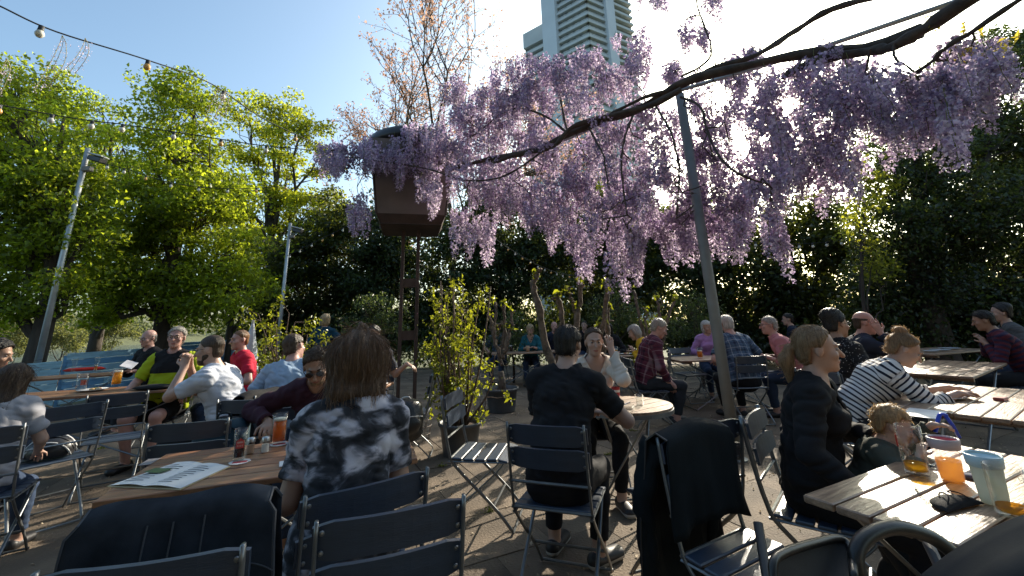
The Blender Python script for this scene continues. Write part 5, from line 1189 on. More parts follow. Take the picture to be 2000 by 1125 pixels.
_, C10 = chair_at('blue folding chair behind the man in maroon hoodie', 478, 782, 0)
p = at(800, 730, 5.0); chair('blue folding chair at the plate table beside the lantern posts', p[0], p[1], 95)
p = at(105, 850, 3.6); chair('blue folding chair with the bicycle helmet on its seat', p[0], p[1], 60); HEL = (p[0], p[1])
p = at(1345, 700, 7.6); chair('empty blue folding chair behind the lilac woman\'s table', p[0], p[1], 190)
p = at(1180, 700, 7.4); chair('blue folding chair in front of the dark haired woman', p[0], p[1], -10)
p = at(1105, 690, 9.3); chair('blue folding chair standing before the blond woman\'s table', p[0], p[1], 4)

# ------------------------------------------------------------ people
blackT = cloth('black_jersey', (.012, .012, .014)); navy = cloth('navy', (.02, .026, .045)); white = cloth('white_jersey', (.60, .62, .68)); red = cloth('red_jersey', (.55, .02, .05))
pale = cloth('pale_blue_jersey', (.30, .40, .52)); maroonh = cloth('maroon_fleece', (.045, .016, .028)); teal = cloth('teal_knit', (.02, .13, .17)); tealj = cloth('dark_teal_shell', (.008, .045, .075))
cream = cloth('cream_fleece', (.62, .54, .46)); yellow = cloth('yellow_knit', (.60, .36, .02)); lilac = cloth('lilac_knit', (.40, .22, .45)); pink = cloth('pink_cotton', (.50, .20, .21)); greyt = cloth('grey_jersey', (.33, .33, .36)); olive = cloth('olive_padded', (.065, .07, .055))
greenz = None
def green_jersey():
    def fn(N, L):
        a = N.new('ShaderNodeAttribute'); a.attribute_name = 'bu'; r = _ramp(N, L, a.outputs['Fac'], [(0, (.36, .44, .015)), (.36, (.36, .44, .015)), (.38, (.014, .014, .016))]); r.node.color_ramp.interpolation = 'CONSTANT'; return r
    return pattern_mat('green_black_jersey', fn)
def speckle():
    def fn(N, L):
        tc = N.new('ShaderNodeTexCoord'); v = N.new('ShaderNodeTexVoronoi'); v.inputs['Scale'].default_value = 55; L.new(tc.outputs['Object'], v.inputs['Vector']); return _ramp(N, L, v.outputs['Distance'], [(0, (.5, .48, .46)), (.16, (.4, .38, .36)), (.24, (.012, .012, .014))])
    return pattern_mat('speckled_black', fn)
plM = plaid('maroon_plaid', (.11, .025, .045), (.03, .012, .03), (.36, .26, .28), 9, 9); plB = plaid('blue_plaid', (.07, .11, .17), (.02, .03, .06), (.42, .44, .48), 10, 10); plR = stripes('muted_stripe', (.10, .02, .03), (.03, .02, .05), 18, .5); plN = plaid('navy_check', (.10, .16, .26), (.03, .05, .09), (.5, .5, .5), 16, 16)

PP = person('woman from behind with big brown hair and black white tie dye T-shirt', 700, 1.98, 16, .96, lean=10, hunch=10, head=(12, 12, 0), skin='tan', hair=('big', 'chestnut'), top=('shirt', tiedye('tie_dye'), .75), legs='jeans', h=.0075, female=True, girth=1.12,
       hands=[((-.17, .30, .79), (.3, .8, .1), (-.30, -.6, -1)), ((.15, .32, .79), (-.3, .8, .1), (.30, -.6, -1))], strands=2600, seed=3, feet=[(-.16, .36), (.18, .30)], face=False)
seat_for('blue folding chair under the tie dye woman', PP, 20)
PP = person('man in maroon hoodie and dark sunglasses eating opposite the tie dye woman', 622, 3.0, 192, .98, lean=22, hunch=18, head=(8, 22, 0), skin='tan', hair=('short', 'brown'), top=('hoodie', maroonh, 1.92), h=.0085, glasses='sun', beard='ash', hands=[((-.16, .42, .78), None, (-.9, -.1, -.4)), ((.26, .44, .80), (-.2, .9, -.2), (.95, -.1, -.3), (0, -.2, -1), 62)], seed=4)
seat_for('blue folding chair under the man in maroon hoodie', PP)
PP = person('man from behind in black T-shirt at the round table', 1109, 2.78, -20, .99, lean=12, side=3, hunch=12, head=(-6, 8, 0), skin='fair', hair=('short', 'dark'), top=('shirt', blackT, .72), legs='black', h=.0085, girth=1.03,
       hands=[((-.10, .48, .79), None, (-.3, -.3, -1)), ((.22, .46, .80), (-.7, .6, 0), (.8, -.1, -.6))], feet=[(-.16, .42, 0, (.1, 1)), (.13, .34, 0, (.55, .8))], face=False, seed=5)
seat_for('blue folding chair under the man in the black T-shirt', PP)
PP = person('woman in cream jacket facing the man in black, hand raised to her face', 1160, 3.75, 176, .94, lean=14, hunch=8, head=(2, 2, 0), skin='fair', hair=('pony', 'brown'), top=('jacket', cream, 1.95), legs='black', h=.0085, female=True, vneck=.12,
       hands=[((-.13, .32, 1.13), (.10, -.1, 1), (-.25, .3, -1), (.3, -1, .1), 14), ((.18, .30, .78), None)], seed=6)
seat_for('blue folding chair under the woman with raised hand', PP)
PP = person('woman with ash blond ponytail in black cardigan beside the toddler', 1592, 2.25, -130, .91, lean=6, hunch=6, head=(18, 2, 0), skin='fair', hair=('pony', 'ash'), top=('cardigan', blackT, 1.95), legs='black', h=.0075, female=True, vneck=.20,
       hands=[((-.10, .30, .78), None, (-.8, -.2, -.6)), ((.26, .22, .62), None)], strands=450, seed=7, feet=[(-.12, .30), (.12, .34)])
seat_for('blue folding chair under the woman with the ponytail', PP)
PP = person('toddler with light brown hair in olive padded jacket reaching over the table', 1705, 2.16, -120, .52, hip=None, lean=14, hunch=8, head=(-4, 18, 0), skin='fair', hs_=1.32, hair=('child', 'honey'), top=('jacket', olive, 1.9), legs='dark', h=.007, standing=True, girth=1.18,
       hands=[((.05, .38, .93), (.1, 1, .1), (-.3, -.2, -.8), (0, 0, -1), 55), ((.14, .20, .765), None)], strands=500, seed=8, cat='child')
TODD = PP
PP = person('woman in navy striped top with a hair bun leaning over the table', 1762, 3.42, -112, .95, lean=24, hunch=20, head=(-8, 26, 0), skin='fair', hair=('bun', 'ash'), top=('shirt', stripes('navy_stripe', (.015, .018, .035), (.70, .68, .66), 30, .36), 1.55), legs='dark', h=.0085, female=True,
       hands=[((-.08, .68, .80), (.5, .8, .1), (-.5, -.2, -.8), (.4, 0, -1), 40), ((.08, .66, .785), (-.4, .9, .1), (.5, -.2, -.8), (0, 0, -1), 30)], strands=900, seed=9)
seat_for('blue folding chair under the striped woman', PP)
PP = person('man in white T-shirt with cropped hair and clasped hands', 413, 3.75, 94, 1.0, lean=18, hunch=8, head=(8, 4, 0), skin='fair', hair=('crop', 'brown'), top=('shirt', white, .72), legs='black', h=.009, glasses='clear', beard='brown', girth=1.08,
       hands=[((-.03, .46, 1.10), (.2, .1, 1), (-.4, .5, -.9), (.9, .2, 0), 60), ((.04, .46, 1.10), (-.2, .1, 1), (.4, .5, -.9), (-.9, .2, 0), 60)], seed=10)
WB = seat_for('blue folding chair with the black windbreaker under the man in white', PP)
PP = person('man in lime green and black cycling jersey with glasses', 344, 5.25, 196, 1.05, lean=-6, hunch=4, head=(8, 0, 0), skin='pink', hair=('short', 'grey'), top=('jersey', green_jersey(), .8), legs='black', h=.0105, glasses='clear', girth=1.25, shorts=True, hands=[((-.30, .20, .72), None), ((.28, .28, .76), None)], seed=11)
seat_for('blue folding chair under the man in green', PP)
PP = person('balding man in black sweater reading by the blue fence', 289, 6.7, 165, 1.05, lean=2, hunch=8, head=(8, 6, 0), skin='pink', hair=('fringe', 'grey'), top=('sweater', blackT, 1.95), legs='dark', h=.0105, glasses='clear', hands=[((-.16, .34, .86), None), ((.14, .34, .86), None)], seed=12)
seat_for('blue folding chair under the balding reader', PP)
PP = person('man in red T-shirt laughing beside the potted shrub', 468, 5.5, 138, 1.0, lean=4, hunch=8, head=(12, 2, 0), skin='pink', hair=('crop', 'ginger'), top=('shirt', red, .72), h=.0105, seed=13)
seat_for('blue folding chair under the man in red', PP)
PP = person('man from behind in light blue T-shirt turning his head right', 576, 4.25, 14, 1.0, lean=18, hunch=12, head=(-28, 4, 0), skin='pink', hair=('short', 'brown'), top=('shirt', pale, .75), h=.0095, girth=1.1, hands=[((-.22, .36, .78), None), ((.24, .36, .78), None)], seed=14, strands=400)
seat_for('blue folding chair under the man in light blue', PP)
PP = person('girl from behind with long brown hair and grey T-shirt', 46, 2.95, 32, .80, lean=4, hunch=6, head=(-10, 14, 0), skin='fair', hair=('long', 'brown'), top=('shirt', greyt, .75), legs='jeans', h=.009, female=True, strands=900, seed=15, face=False, cat='child', hands=[((-.16, .26, .62), None), ((.16, .26, .62), None)])
seat_for('blue folding chair under the long haired girl', PP)
PP = person('dark curly haired person in dark shirt beside the girl', 2, 3.9, -70, .97, lean=8, hunch=8, head=(0, 10, 0), skin='tan', hair=('curly', 'dark'), top=('shirt', navy, 1.9), h=.011, seed=16)
seat_for('blue folding chair under the dark curly haired person', PP)
PP = person('standing blond woman in dark teal rain jacket', 632, 8.1, 20, .93, lean=4, hunch=6, head=(0, 8, 0), hair=('bob', 'blond'), top=('jacket', tealj, 1.95), legs='dark', standing=True, h=.012, female=True, hands=[((-.18, .26, 1.0), None), ((.26, .10, 1.02), None)], seed=17, face=False)
PP = person('man hidden behind the tie dye woman resting a hand on a chair back', 728, 5.55, 178, 1.0, lean=2, hunch=6, hair=('short', 'dark'), top=('shirt', navy, .8), h=.0115, hands=[((-.46, .10, .92), (-1, .2, -.4), (-.3, -.3, -1), (0, 0, -1), 35), ((.2, .3, .78), None)], seed=18)
seat_for('blue folding chair under the man resting his hand', PP)
PP = person('man with glasses in checked shirt far behind the stubby pruned tree', 972, 10.6, 172, 1.0, hair=('short', 'brown'), top=('shirt', plN, .8), h=.0135, glasses='clear', seed=19)
seat_for('blue folding chair under the man in checked shirt', PP)
PP = person('blond woman in teal cardigan looking down at her hands', 1036, 10.2, 178, .96, lean=8, hunch=10, head=(-6, 18, 0), hair=('bob', 'blond'), top=('cardigan', teal, 1.7), h=.0125, female=True, vneck=.14, hands=[((-.08, .32, .82), None), ((.10, .34, .82), None)], seed=20)
seat_for('blue folding chair under the blond woman in teal', PP)
PP = person('bald man far behind the tall crooked pruned tree', 1084, 10.8, 185, 1.0, skin='pink', hair=('fringe', 'grey'), top=('shirt', navy, 1.9), h=.0135, seed=21)
seat_for('blue folding chair under the bald man behind the crooked tree', PP)
PP = person('dark haired person far behind the thick armed pruned tree', 1143, 11.5, 160, 1.0, hair=('short', 'dark'), top=('shirt', blackT, 1.9), h=.0135, seed=22)
seat_for('blue folding chair under the person behind the thick armed tree', PP)
PP = person('woman with long dark hair in black behind the cream jacket', 1188, 8.8, 150, .95, head=(10, 12, 0), hair=('long', 'dark'), top=('shirt', blackT, 1.9), h=.0125, female=True, seed=23)
seat_for('blue folding chair under the long dark haired woman', PP)
PP = person('grey haired woman in yellow bending over her plate', 1240, 7.3, 72, .94, lean=14, hunch=14, head=(0, 20, 0), hair=('bob', 'grey'), top=('sweater', yellow, 1.8), legs='khaki', shoes='shoe_brown', h=.0115, female=True, hands=[((-.12, .34, .90), None), ((.12, .36, .84), None)], seed=24)
seat_for('blue folding chair under the woman in yellow', PP)
PP = person('grey haired man in maroon plaid shirt looking down', 1290, 6.1, -88, 1.03, lean=10, hunch=12, head=(-6, 26, 0), skin='pink', hair=('short', 'grey'), top=('shirt', plM, 1.92), legs='dark', h=.0105, hands=[((-.14, .30, .66), None), ((.16, .28, .56), None)], feet=[(-.1, .40), (.1, .36)], seed=25)
seat_for('blue folding chair under the man in maroon plaid', PP)
PP = person('white haired woman in lilac half hidden by the grey post', 1384, 7.9, 170, .92, lean=6, hunch=10, head=(20, 6, 0), hair=('bob', 'white'), top=('sweater', lilac, 1.9), h=.012, female=True, seed=26)
seat_for('blue folding chair under the lilac woman', PP)
PP = person('grey haired man from behind in blue plaid shirt', 1424, 6.3, 2, 1.03, lean=10, hunch=12, head=(-8, 10, 0), skin='pink', hair=('short', 'white'), top=('shirt', plB, .85), legs='black', h=.0105, girth=1.15, seed=27, face=False)
seat_for('blue folding chair under the man in blue plaid', PP)
PP = person('man in pink shirt with glasses leaning toward the plaid man', 1506, 6.35, 66, 1.03, lean=20, hunch=12, head=(10, -4, 0), skin='pink', hair=('short', 'grey'), top=('shirt', pink, 1.4), h=.0105, glasses='clear', girth=1.12, hands=[((-.1, .42, .80), None), ((.16, .40, .80), None)], seed=28)
seat_for('blue folding chair under the man in pink', PP)
PP = person('dark haired man in dark jacket far behind the man in pink', 1546, 9.2, 62, 1.02, hair=('short', 'dark'), top=('jacket', navy, 1.95), h=.013, seed=29)
seat_for('blue folding chair under the man in dark jacket', PP)
PP = person('woman with curly dark updo in speckled black dress', 1640, 4.25, -72, 1.0, lean=6, hunch=8, head=(-12, 4, 0), skin='tan', hair=('updo', 'dark'), top=('dress', speckle(), .85), legs='black', h=.009, female=True, strands=500, seed=30, glasses='clear')
seat_for('blue folding chair under the woman in speckled black', PP)
PP = person('bald man in dark suit holding a hand beside his ear', 1697, 4.85, -112, 1.0, lean=8, hunch=8, head=(-8, 6, 0), skin='pink', hair=('fringe', 'brown'), top=('suit_jacket', navy, 1.95), legs='dark', h=.0095, glasses='clear', hands=[((-.2, .3, .78), None), ((.14, .26, 1.16), (0, -.3, 1), (.2, .2, -1), (-1, 0, 0), 20)], seed=31)
seat_for('blue folding chair under the bald man in the suit', PP)
PP = person('dark haired man in muted striped shirt eating in the shade', 1932, 5.6, 50, 1.0, lean=16, hunch=10, head=(0, 8, 0), skin='tan', hair=('short', 'dark'), top=('shirt', plR, 1.9), legs='dark', h=.0105, hands=[((-.10, .34, .95), None), ((.14, .32, .95), (-.3, .3, 1), (.8, 0, -.6), (0, 1, 0), 50)], seed=32)
seat_for('blue folding chair under the man in muted stripes', PP)
PP = person('dark haired person in grey shirt sitting behind the striped shirt man', 1970, 6.4, 56, 1.04, lean=6, hunch=8, hair=('updo', 'dark'), top=('shirt', cloth('dull_grey', (.10, .10, .10)), 1.9), h=.011, seed=33)
seat_for('blue folding chair under the person in grey', PP)

# ------------------------------------------------------------ on the near table
def T(px, py): q = on(px, py, TZ); return (q[0], q[1], TZ + .001)
def menu():
    A, B, C_, D_ = [np.array(T(*q)) for q in ((213, 951), (352, 957), (447, 913), (345, 905))]
    t = thing('open_menu', 'open menu card with white pages on the near table', 'menu', A * .25 + B * .25 + C_ * .25 + D_ * .25); o = np.array(t.location)
    M1 = (A + B) / 2; M2 = (C_ + D_) / 2; paper = mat('menu_paper', (.72, .72, .70), .6, var=.04); cov = mat('menu_cover', (.50, .42, .26), .6)
    b = MB()
    ex = nrm(B - A) * .006; ey = nrm(C_ - B) * .006; b.add(np.array([A - ex - ey, B + ex - ey, C_ + ex + ey, D_ - ex + ey] + [q + [0, 0, .003] for q in (A - ex - ey, B + ex - ey, C_ + ex + ey, D_ - ex + ey)]) - o, [(3, 2, 1, 0), (4, 5, 6, 7), (0, 1, 5, 4), (1, 2, 6, 5), (2, 3, 7, 6), (3, 0, 4, 7)]); b.build('cover', cov, t)
    for (p, q, r, s) in ((A, M1, M2, D_), (M1, B, C_, M2)):
        V = []; n = 9
        for i in range(n):
            f = i / (n - 1); g = f if p is A else 1 - f; z = .005 + .010 * math.sin(math.pi * min(1, (1 - g) * .9 + .1)) * g ** .3
            V += [p * (1 - f) + q * f + [0, 0, z], s * (1 - f) + r * f + [0, 0, z]]
        pg = MB().add(np.array(V) - o, [(2 * i, 2 * i + 2, 2 * i + 3, 2 * i + 1) for i in range(n - 1)]).build('page', paper, t, True)
        ink = mat('menu_ink', (.10, .10, .12), .7); b = MB()
        for k in range(9):
            f0 = .12; f1 = .12 + RS.uniform(.3, .7); v0 = .14 + k * .085
            def pt(f, v): g = f if p is A else 1 - f; z = .0062 + .010 * math.sin(math.pi * min(1, (1 - g) * .9 + .1)) * g ** .3; e = p * (1 - f) + q * f; h = s * (1 - f) + r * f; return e * (1 - v) + h * v + [0, 0, z] - o
            n2 = 6; fs = np.linspace(f0, f1, n2); V = [pt(f, v) for f in fs for v in (v0, v0 + .022)]; b.add(V, [(2 * i, 2 * i + 2, 2 * i + 3, 2 * i + 1) for i in range(n2 - 1)])
        b.build('print_line', ink, pg)
    c = A * .3 + M1 * .2 + M2 * .2 + D_ * .3 - o; e = nrm(B - A); f = nrm(D_ - A)
    MB().add([c - e * .05 - f * .03 + [0, 0, .0185], c + e * .05 - f * .03 + [0, 0, .0185], c + e * .05 + f * .03 + [0, 0, .0185], c - e * .05 + f * .03 + [0, 0, .0185]], [(0, 1, 2, 3)]).build('green_picture', mat('menu_green', (.06, .12, .04), .6), t)
menu()
coaster('white and red beer mat under the cola glass', T(468, 903)); coaster('white and red beer mat under the amber beer mug', T(545, 868))
def lift(p, dz=.003): return (p[0], p[1], p[2] + dz)
cg = beer_mug('tall glass of dark cola with a red house emblem', lift(T(465, 901)), beer=(.022, .008, .006), fill=.60, hgt=.150, r=.030, handle=None, foam=False, clear=.04, name='cola_glass', cat='cola glass')
# the red emblem on the cola glass: a gabled badge with two lines of pale lettering
a0 = math.atan2(-cg.location[1], -cg.location[0]); rr = .0316
def badge(name, pts, m, r): return MB().add([(r * math.cos(a0 + x), r * math.sin(a0 + x), z) for x, z in pts], [tuple(range(len(pts)))]).build(name, m, cg)
redm = mat('emblem_red', (.45, .035, .03), .5)
for x0 in np.linspace(-.6, .45, 8):
    x1 = x0 + .15; g = lambda x: .094 + .016 * (1 - abs(x) / .6)
    badge('emblem', [(x0, .062), (x1, .062), (x1, g(x1)), (x0, g(x0))], redm, rr)
for z, n in ((.086, 7), (.070, 4)):
    for i in range(n): x = -.42 + .84 * (i + .5) / n; badge('emblem_letter', [(x - .035, z), (x + .035, z), (x + .035, z + .008), (x - .035, z + .008)], mat('emblem_pale', (.6, .5, .42), .5), rr + .0008)
shaker('pepper shaker with steel cap beside the cola glass', T(488, 886), 'pepper'); shaker('salt shaker with steel cap beside the amber beer', T(517, 884), 'salt')
beer_mug('tall mug of amber beer in front of the maroon hoodie man', lift(T(543, 868)), (.78, .27, .025), .74, .165, .040, 150, clear=.2)
plate('white plate half hidden by the tie dye woman', T(600, 862), .10, True)
b = MB(); b.box((0, 0, 0), (.12, .09, .006), bev=.002); o = b.build('napkin', mat('napkin_white', (.68, .68, .68), .8)); o.location = lift(T(572, 905), .004); o.rotation_euler = (0, 0, .5); tag(o, 'folded white paper napkin by the tie dye woman\'s elbow', 'napkin')
b = MB(); b.box((0, 0, 0), (.055, .115, .002), bev=.001); o = b.build('reserved_card', mat('card_grey', (.20, .19, .20), .5)); o.location = lift(T(292, 903), .002); o.rotation_euler = (0, 0, rad(18)); tag(o, 'small dark printed card stuck on the near table', 'card')
# ------------------------------------------------------------ mug table and fence table
def T9_(px, py, z=.79): q = on(px, py, z); return (q[0], q[1], z + .001)
def tb(x, y): return (x, y, TZ + .001)
G2 = 'mugs on the mug table'
q = T9_(226, 753); beer_mug('mug of pale beer with white foam beside the green jersey man', q, (.72, .42, .06), .76, .20, .05, 200)
q = T9_(327, 750); beer_mug('mug of golden beer in front of the clasped hands', q, (.75, .36, .03), .74, .20, .05, 190)
q = T9_(157, 764); beer_mug('empty glass mug with a red logo beside the plate', q, fill=0, hgt=.19, r=.05, handle=190, logo=(.3, .6, -70))
plate('white plate with leftovers on the mug table', T9_(180, 764), .12, True, 1.2)
b = MB(); b.lathe([(.0001, 0), (.10, 0), (.13, .02), (.10, .04), (.04, .05), (.0001, .045)], n=14, sx=1.7); o = b.build('folded_jacket', blackT, None, True); o.location = T9_(300, 760); tag(o, 'crumpled black jacket lying on the mug table', 'jacket')
wheat_glass('nearly empty wheat beer glass beside the red pouch', T9_(142, 727, .80), 0); wheat_glass('half full wheat beer glass near the reading man', T9_(186, 724, .80), .12)
b = MB(); b.lathe([(.0001, 0), (.10, .0), (.12, .02), (.09, .05), (.0001, .055)], n=14, sx=2.4); o = b.build('pouch', cloth('red_nylon', (.50, .03, .02)), None, True); o.location = T9_(165, 724, .80); o.rotation_euler = (0, 0, .5); tag(o, 'red nylon pouch lying by the wheat beer glasses', 'pouch')
b = MB(); b.box((0, 0, 0), (.15, .22, .010), bev=.003); o = b.build('book', mat('book_pale', (.55, .53, .55), .6)); q = at(252, 712, 6.35); o.location = q; o.rotation_euler = (.35, .35, .5); tag(o, 'pale open brochure held by the balding reader', 'brochure')
plate('oval plate of food on the table behind the tie dye woman', tb(-1.62, 5.0), .13, True, 1.2); plate('white plate at the table edge behind the tie dye woman', tb(-1.72, 4.72), .11, False)
# ------------------------------------------------------------ round table, middle tables
bottle('red labelled soda bottle on the round table', T(1204, 783))
t = thing('ashtray', 'clear glass ashtray on the round table', 'ashtray', T(1225, 800)); b = MB(); b.lathe([(.0001, .004), (.05, .004), (.056, .03), (.050, .032), (.042, .012), (.0001, .012)], n=20); b.build('bowl', gl, t, True)
b = MB(); b.tube([(-.03, 0, .03), (.03, .02, .045)], .004, 6); b.build('cigarette', mat('napkin_white', (.68, .68, .68)), t)
t = thing('tumbler', 'small clear tumbler beside the ashtray', 'tumbler', T(1250, 792)); b = MB(); b.lathe([(.0001, .003), (.026, .003), (.032, .08), (.030, .08), (.024, .008), (.0001, .008)], n=18); b.build('glass', gl, t, True)
def at_tab(px, Y): q = at(px, 690, Y); return (q[0], q[1], TZ + .001)
beer_mug('beer mug by the lilac woman left of the grey post', at_tab(1367, 7.1), (.78, .36, .03), .6, .17, .045, 180); beer_mug('beer mug between the blue plaid and pink shirted men', at_tab(1472, 7.0), (.78, .36, .03), .7, .17, .045, 0)
beer_mug('mug of pale beer on the table of the woman in yellow', at_tab(1203, 8.2), (.72, .45, .1), .6, .16, .045, 0); plate('plate in front of the woman in yellow', at_tab(1222, 8.3), .12)
beer_mug('mug of dark beer on the blond woman\'s table', at_tab(998, 10.0), (.08, .03, .012), .8, .16, .042, 0, clear=.05)
t = thing('candle_glass', 'pale candle glass on the blond woman\'s table', 'candle', at_tab(1031, 9.95)); b = MB(); b.lathe([(.0001, 0), (.04, 0), (.045, .13), (.0001, .13)], n=16); b.build('cup', mat('candle_wax', (.6, .42, .28), .5, trans=.4, tcol=(.8, .5, .3)), t, True)
# ------------------------------------------------------------ right tables
beer_mug('tall beer mug with a red print and a last gulp of beer', T(1793, 928), (.85, .55, .05), .16, .185, .042, -60, foam=False, logo=(.55, .78, 200), clear=.6)
def cup(label, p, body, lid, liq, fill, inner=None):
    t = thing('drinking_cup', label, 'cup', p); h = .15
    b = MB(); b.lathe([(.0001, .003), (.034, .003), (.036, .02), (.043, h)], n=22); b.build('wall', body, t, True)
    if liq: b = MB(); b.lathe([(.0001, .006), (.033, .006), (.0335 + .007 * fill, h * fill), (.0001, h * fill)], n=22); b.build('juice', liquid_mat('juice', liq, .3), t, True)
    b = MB(); b.lathe([(.044, h - .035), (.0465, h - .033), (.049, h), (.046, h + .003), (.043, h - .004)], n=24); b.build('lid_ring', lid, t, True)
    b = MB(); b.lathe([(.044, h - .004), (.030, h - .012), (.0001, h - .013)], n=22); b.build('drinking_disc', inner or lid, t, True)
cup('toddler cup with red rim and orange juice', T(1862, 940), frost_mat('cup_clear', (.80, .62, .60), .62), mat('rim_grey', (.40, .34, .36), .5), (.85, .52, .10), .5, mat('rim_red', (.55, .02, .04), .4))
cup('frosted pale blue lidded cup at the table end', T(1945, 985), mat('frosted', (.60, .66, .62), .5, trans=.5, tcol=(.7, .75, .68)), mat('lid_blue', (.45, .62, .68), .45), None, 0)
beer_mug('empty thick glass mug beside the frosted cup', T(1985, 1012), (.8, .5, .1), .12, .15, .045, -90, foam=False, clear=.5)
# face mask: folded dome with ear loops
t = thing('face_mask', 'black folded face mask lying on the sunlit table', 'face mask', T(1862, 988), 18); n = 13; V = []
for j in range(5):
    for i in range(n):
        x = -.095 + .19 * i / (n - 1); w = math.sqrt(max(0, 1 - (x / .097) ** 2)); V.append((x, -.035 + .085 * w * j / 4, .004 + .024 * w * math.sin(math.pi * min(1, j / 4 * .9 + .05))))
b = MB(); b.add(V, [(j * n + i, j * n + i + 1, (j + 1) * n + i + 1, (j + 1) * n + i) for j in range(4) for i in range(n - 1)]); o = b.build('shell', cloth('mask_black', (.018, .018, .02)), t, True); md = o.modifiers.new('th', 'SOLIDIFY'); md.thickness = .003
for s in (-1, 1): b = MB(); b.tube(spline([(s * .06, .0, .012), (s * .02, .02, .034), (s * .03, -.01, .036), (s * .07, -.02, .01)], 12), .0022, 5); b.build('ear_loop', cloth('mask_black', (.018, .018, .02)), t)
# pacifier cloth, toy, plate
b = MB(); b.lathe([(.0001, 0), (.04, 0), (.045, .008), (.02, .016), (.0001, .012)], n=12, sx=1.3); o = b.build('crumpled_cloth', cloth('slate_cloth', (.10, .11, .16)), None, True); o.location = T(1915, 935); tag(o, 'small slate blue crumpled cloth between the two cups', 'cloth')
hnd = TODD['wr'][0] + np.array([.055, .0, .0]); t = thing('toy_hook', 'bent blue plastic toy held by the toddler', 'toy', hnd); blu = mat('toy_blue', (.01, .06, .55), .3)
b = MB(); b.tube(spline([(-.05, .0, -.03), (-.015, 0, .035), (.0, 0, .045), (.02, 0, .04)], 10), .010, 8, flat=.6); b.build('short_arm', blu, t, True); b = MB(); b.tube([(.012, 0, .044), (.035, 0, .0), (.052, 0, -.055)], .010, 8, flat=.6); b.build('long_arm', blu, t, True)
plate('oval plate with bread ends in front of the striped woman', T(1850, 778), .12, True, 1.5, ang=30)
b = MB(); b.box((0, 0, .01), (.09, .055, .022), bev=.002); o = b.build('cigarette_packet', mat('packet_red', (.28, .06, .05), .4)); o.location = T(1955, 782); o.rotation_euler = (0, 0, .5); tag(o, 'red and grey cigarette packet beyond the bread plate', 'packet')
b = MB(); b.box((0, 0, .003), (.30, .19, .003), bev=.001); o = b.build('paper_sheet', mat('sheet_white', (.72, .72, .72), .6)); o.location = T(1800, 808); o.rotation_euler = (0, 0, rad(34)); tag(o, 'white paper sheet lying at the striped woman\'s table edge', 'paper')
for q, (x, y, r) in enumerate([(6.9, 7.1, .13), (7.3, 7.35, .14), (6.6, 6.95, .10)]): plate(['white plate on the dark table nearest the sunlit one', 'large white plate on the dark table under the tree', 'small side plate on the dark table'][q], (x, y, TZ + .001), r, False)

# ------------------------------------------------------------ garments, bags, pram
denim = mat('denim', (0.026, 0.032, 0.042), .95, var=.45, scale=9, bump=.1, bscale=500, spec=.08); thread = mat('denim_seam', (.055, .06, .07), .9)
drape('denim_jacket', 'dark denim jacket hung over a chair at the near table', 'jacket', DEN, 19, denim, .50, .30, .66, .895, .20, 2, thread, sleeves=False)
drape('black_jacket', 'long black hooded jacket draped over a chair back', 'jacket', BLJ, -150, mat('black_shell', (.008, .012, .015), .8, var=.3, scale=6, bump=.15, bscale=120, spec=.15), .46, .34, .84, .90, .22, 5, mat('zip_dark', (.03, .03, .032), .4))
drape('black_windbreaker', 'black windbreaker on the chair of the man in white', 'jacket', WB, 78, blackT, .46, .2, .5, .89, .15, 7)
def bag(name, label, cat, p, d, m, yaw, trim):
    t = thing(name, label, cat, p, yaw); P = [el((0, 0, d[2] * .5), np.array(d) * [.5, .5, .52], np.eye(3), 'b', .03), ec((0, 0, d[2] * .12), (0, 0, d[2] * .8), (1, 0, 0), d[0] * .5, d[0] * .42, d[1] * .48, d[1] * .36, 'b', .04), el((0, -d[1] * .4, d[2] * .35), np.array(d) * [.36, .22, .28], np.eye(3), 'b', .02)]
    V, Q = polygonize(P, .012); V = V + vnormals(V, Q) * (.012 * (vnoise(V * 16, 3) - .5))[:, None]; link('body', np_mesh('body', V, Q, m, True), t)
    b = MB(); b.tube(spline([(-.05, 0, d[2] * .98), (-.03, 0, d[2] * 1.1), (.03, 0, d[2] * 1.1), (.05, 0, d[2] * .98)], 10), .008, 6); b.build('grab_loop', trim, t, True)
    b = MB(); b.tube(spline([(-d[0] * .4, -d[1] * .42, d[2] * .55), (0, -d[1] * .66, d[2] * .62), (d[0] * .4, -d[1] * .42, d[2] * .55)], 10), .004, 5); b.build('zip', trim, t)
    return t
t = thing('backpack', 'teal backpack on a blue chair at the near table', 'backpack', (C8[0] + .10, C8[1] + .02, .46), 17); nyl = cloth('teal_nylon', (.018, .045, .062), .55); stp = cloth('strap_dark', (.012, .02, .024))
b = MB(); b.box((0, 0, .18), (.30, .15, .36), bev=.055); b.build('body', nyl, t, True); b = MB(); b.box((0, -.10, .12), (.24, .07, .20), bev=.03); b.build('pocket', nyl, t, True)
b = MB(); b.tube(spline([(-.13, -.08, .28), (-.06, -.085, .325), (.06, -.085, .325), (.13, -.08, .28)], 12), .004, 5); b.build('zip', stp, t); b = MB(); b.tube(spline([(-.04, 0, .355), (-.03, 0, .395), (.03, 0, .395), (.04, 0, .355)], 10), .007, 6); b.build('grab_loop', stp, t, True)
for x in (-.09, .09): b = MB(); b.tube(spline([(x, .07, .34), (x * 1.2, .12, .22), (x * 1.3, .08, .05)], 12), .014, 6, flat=.4); b.build('shoulder_strap', stp, t, True)
for q in range(6): b = MB(); b.box((-.045 + q * .018, -.081, .245), (.011, .002, .014)); b.build('logo_letter', mat('logo_pale', (.35, .4, .4), .6), t)
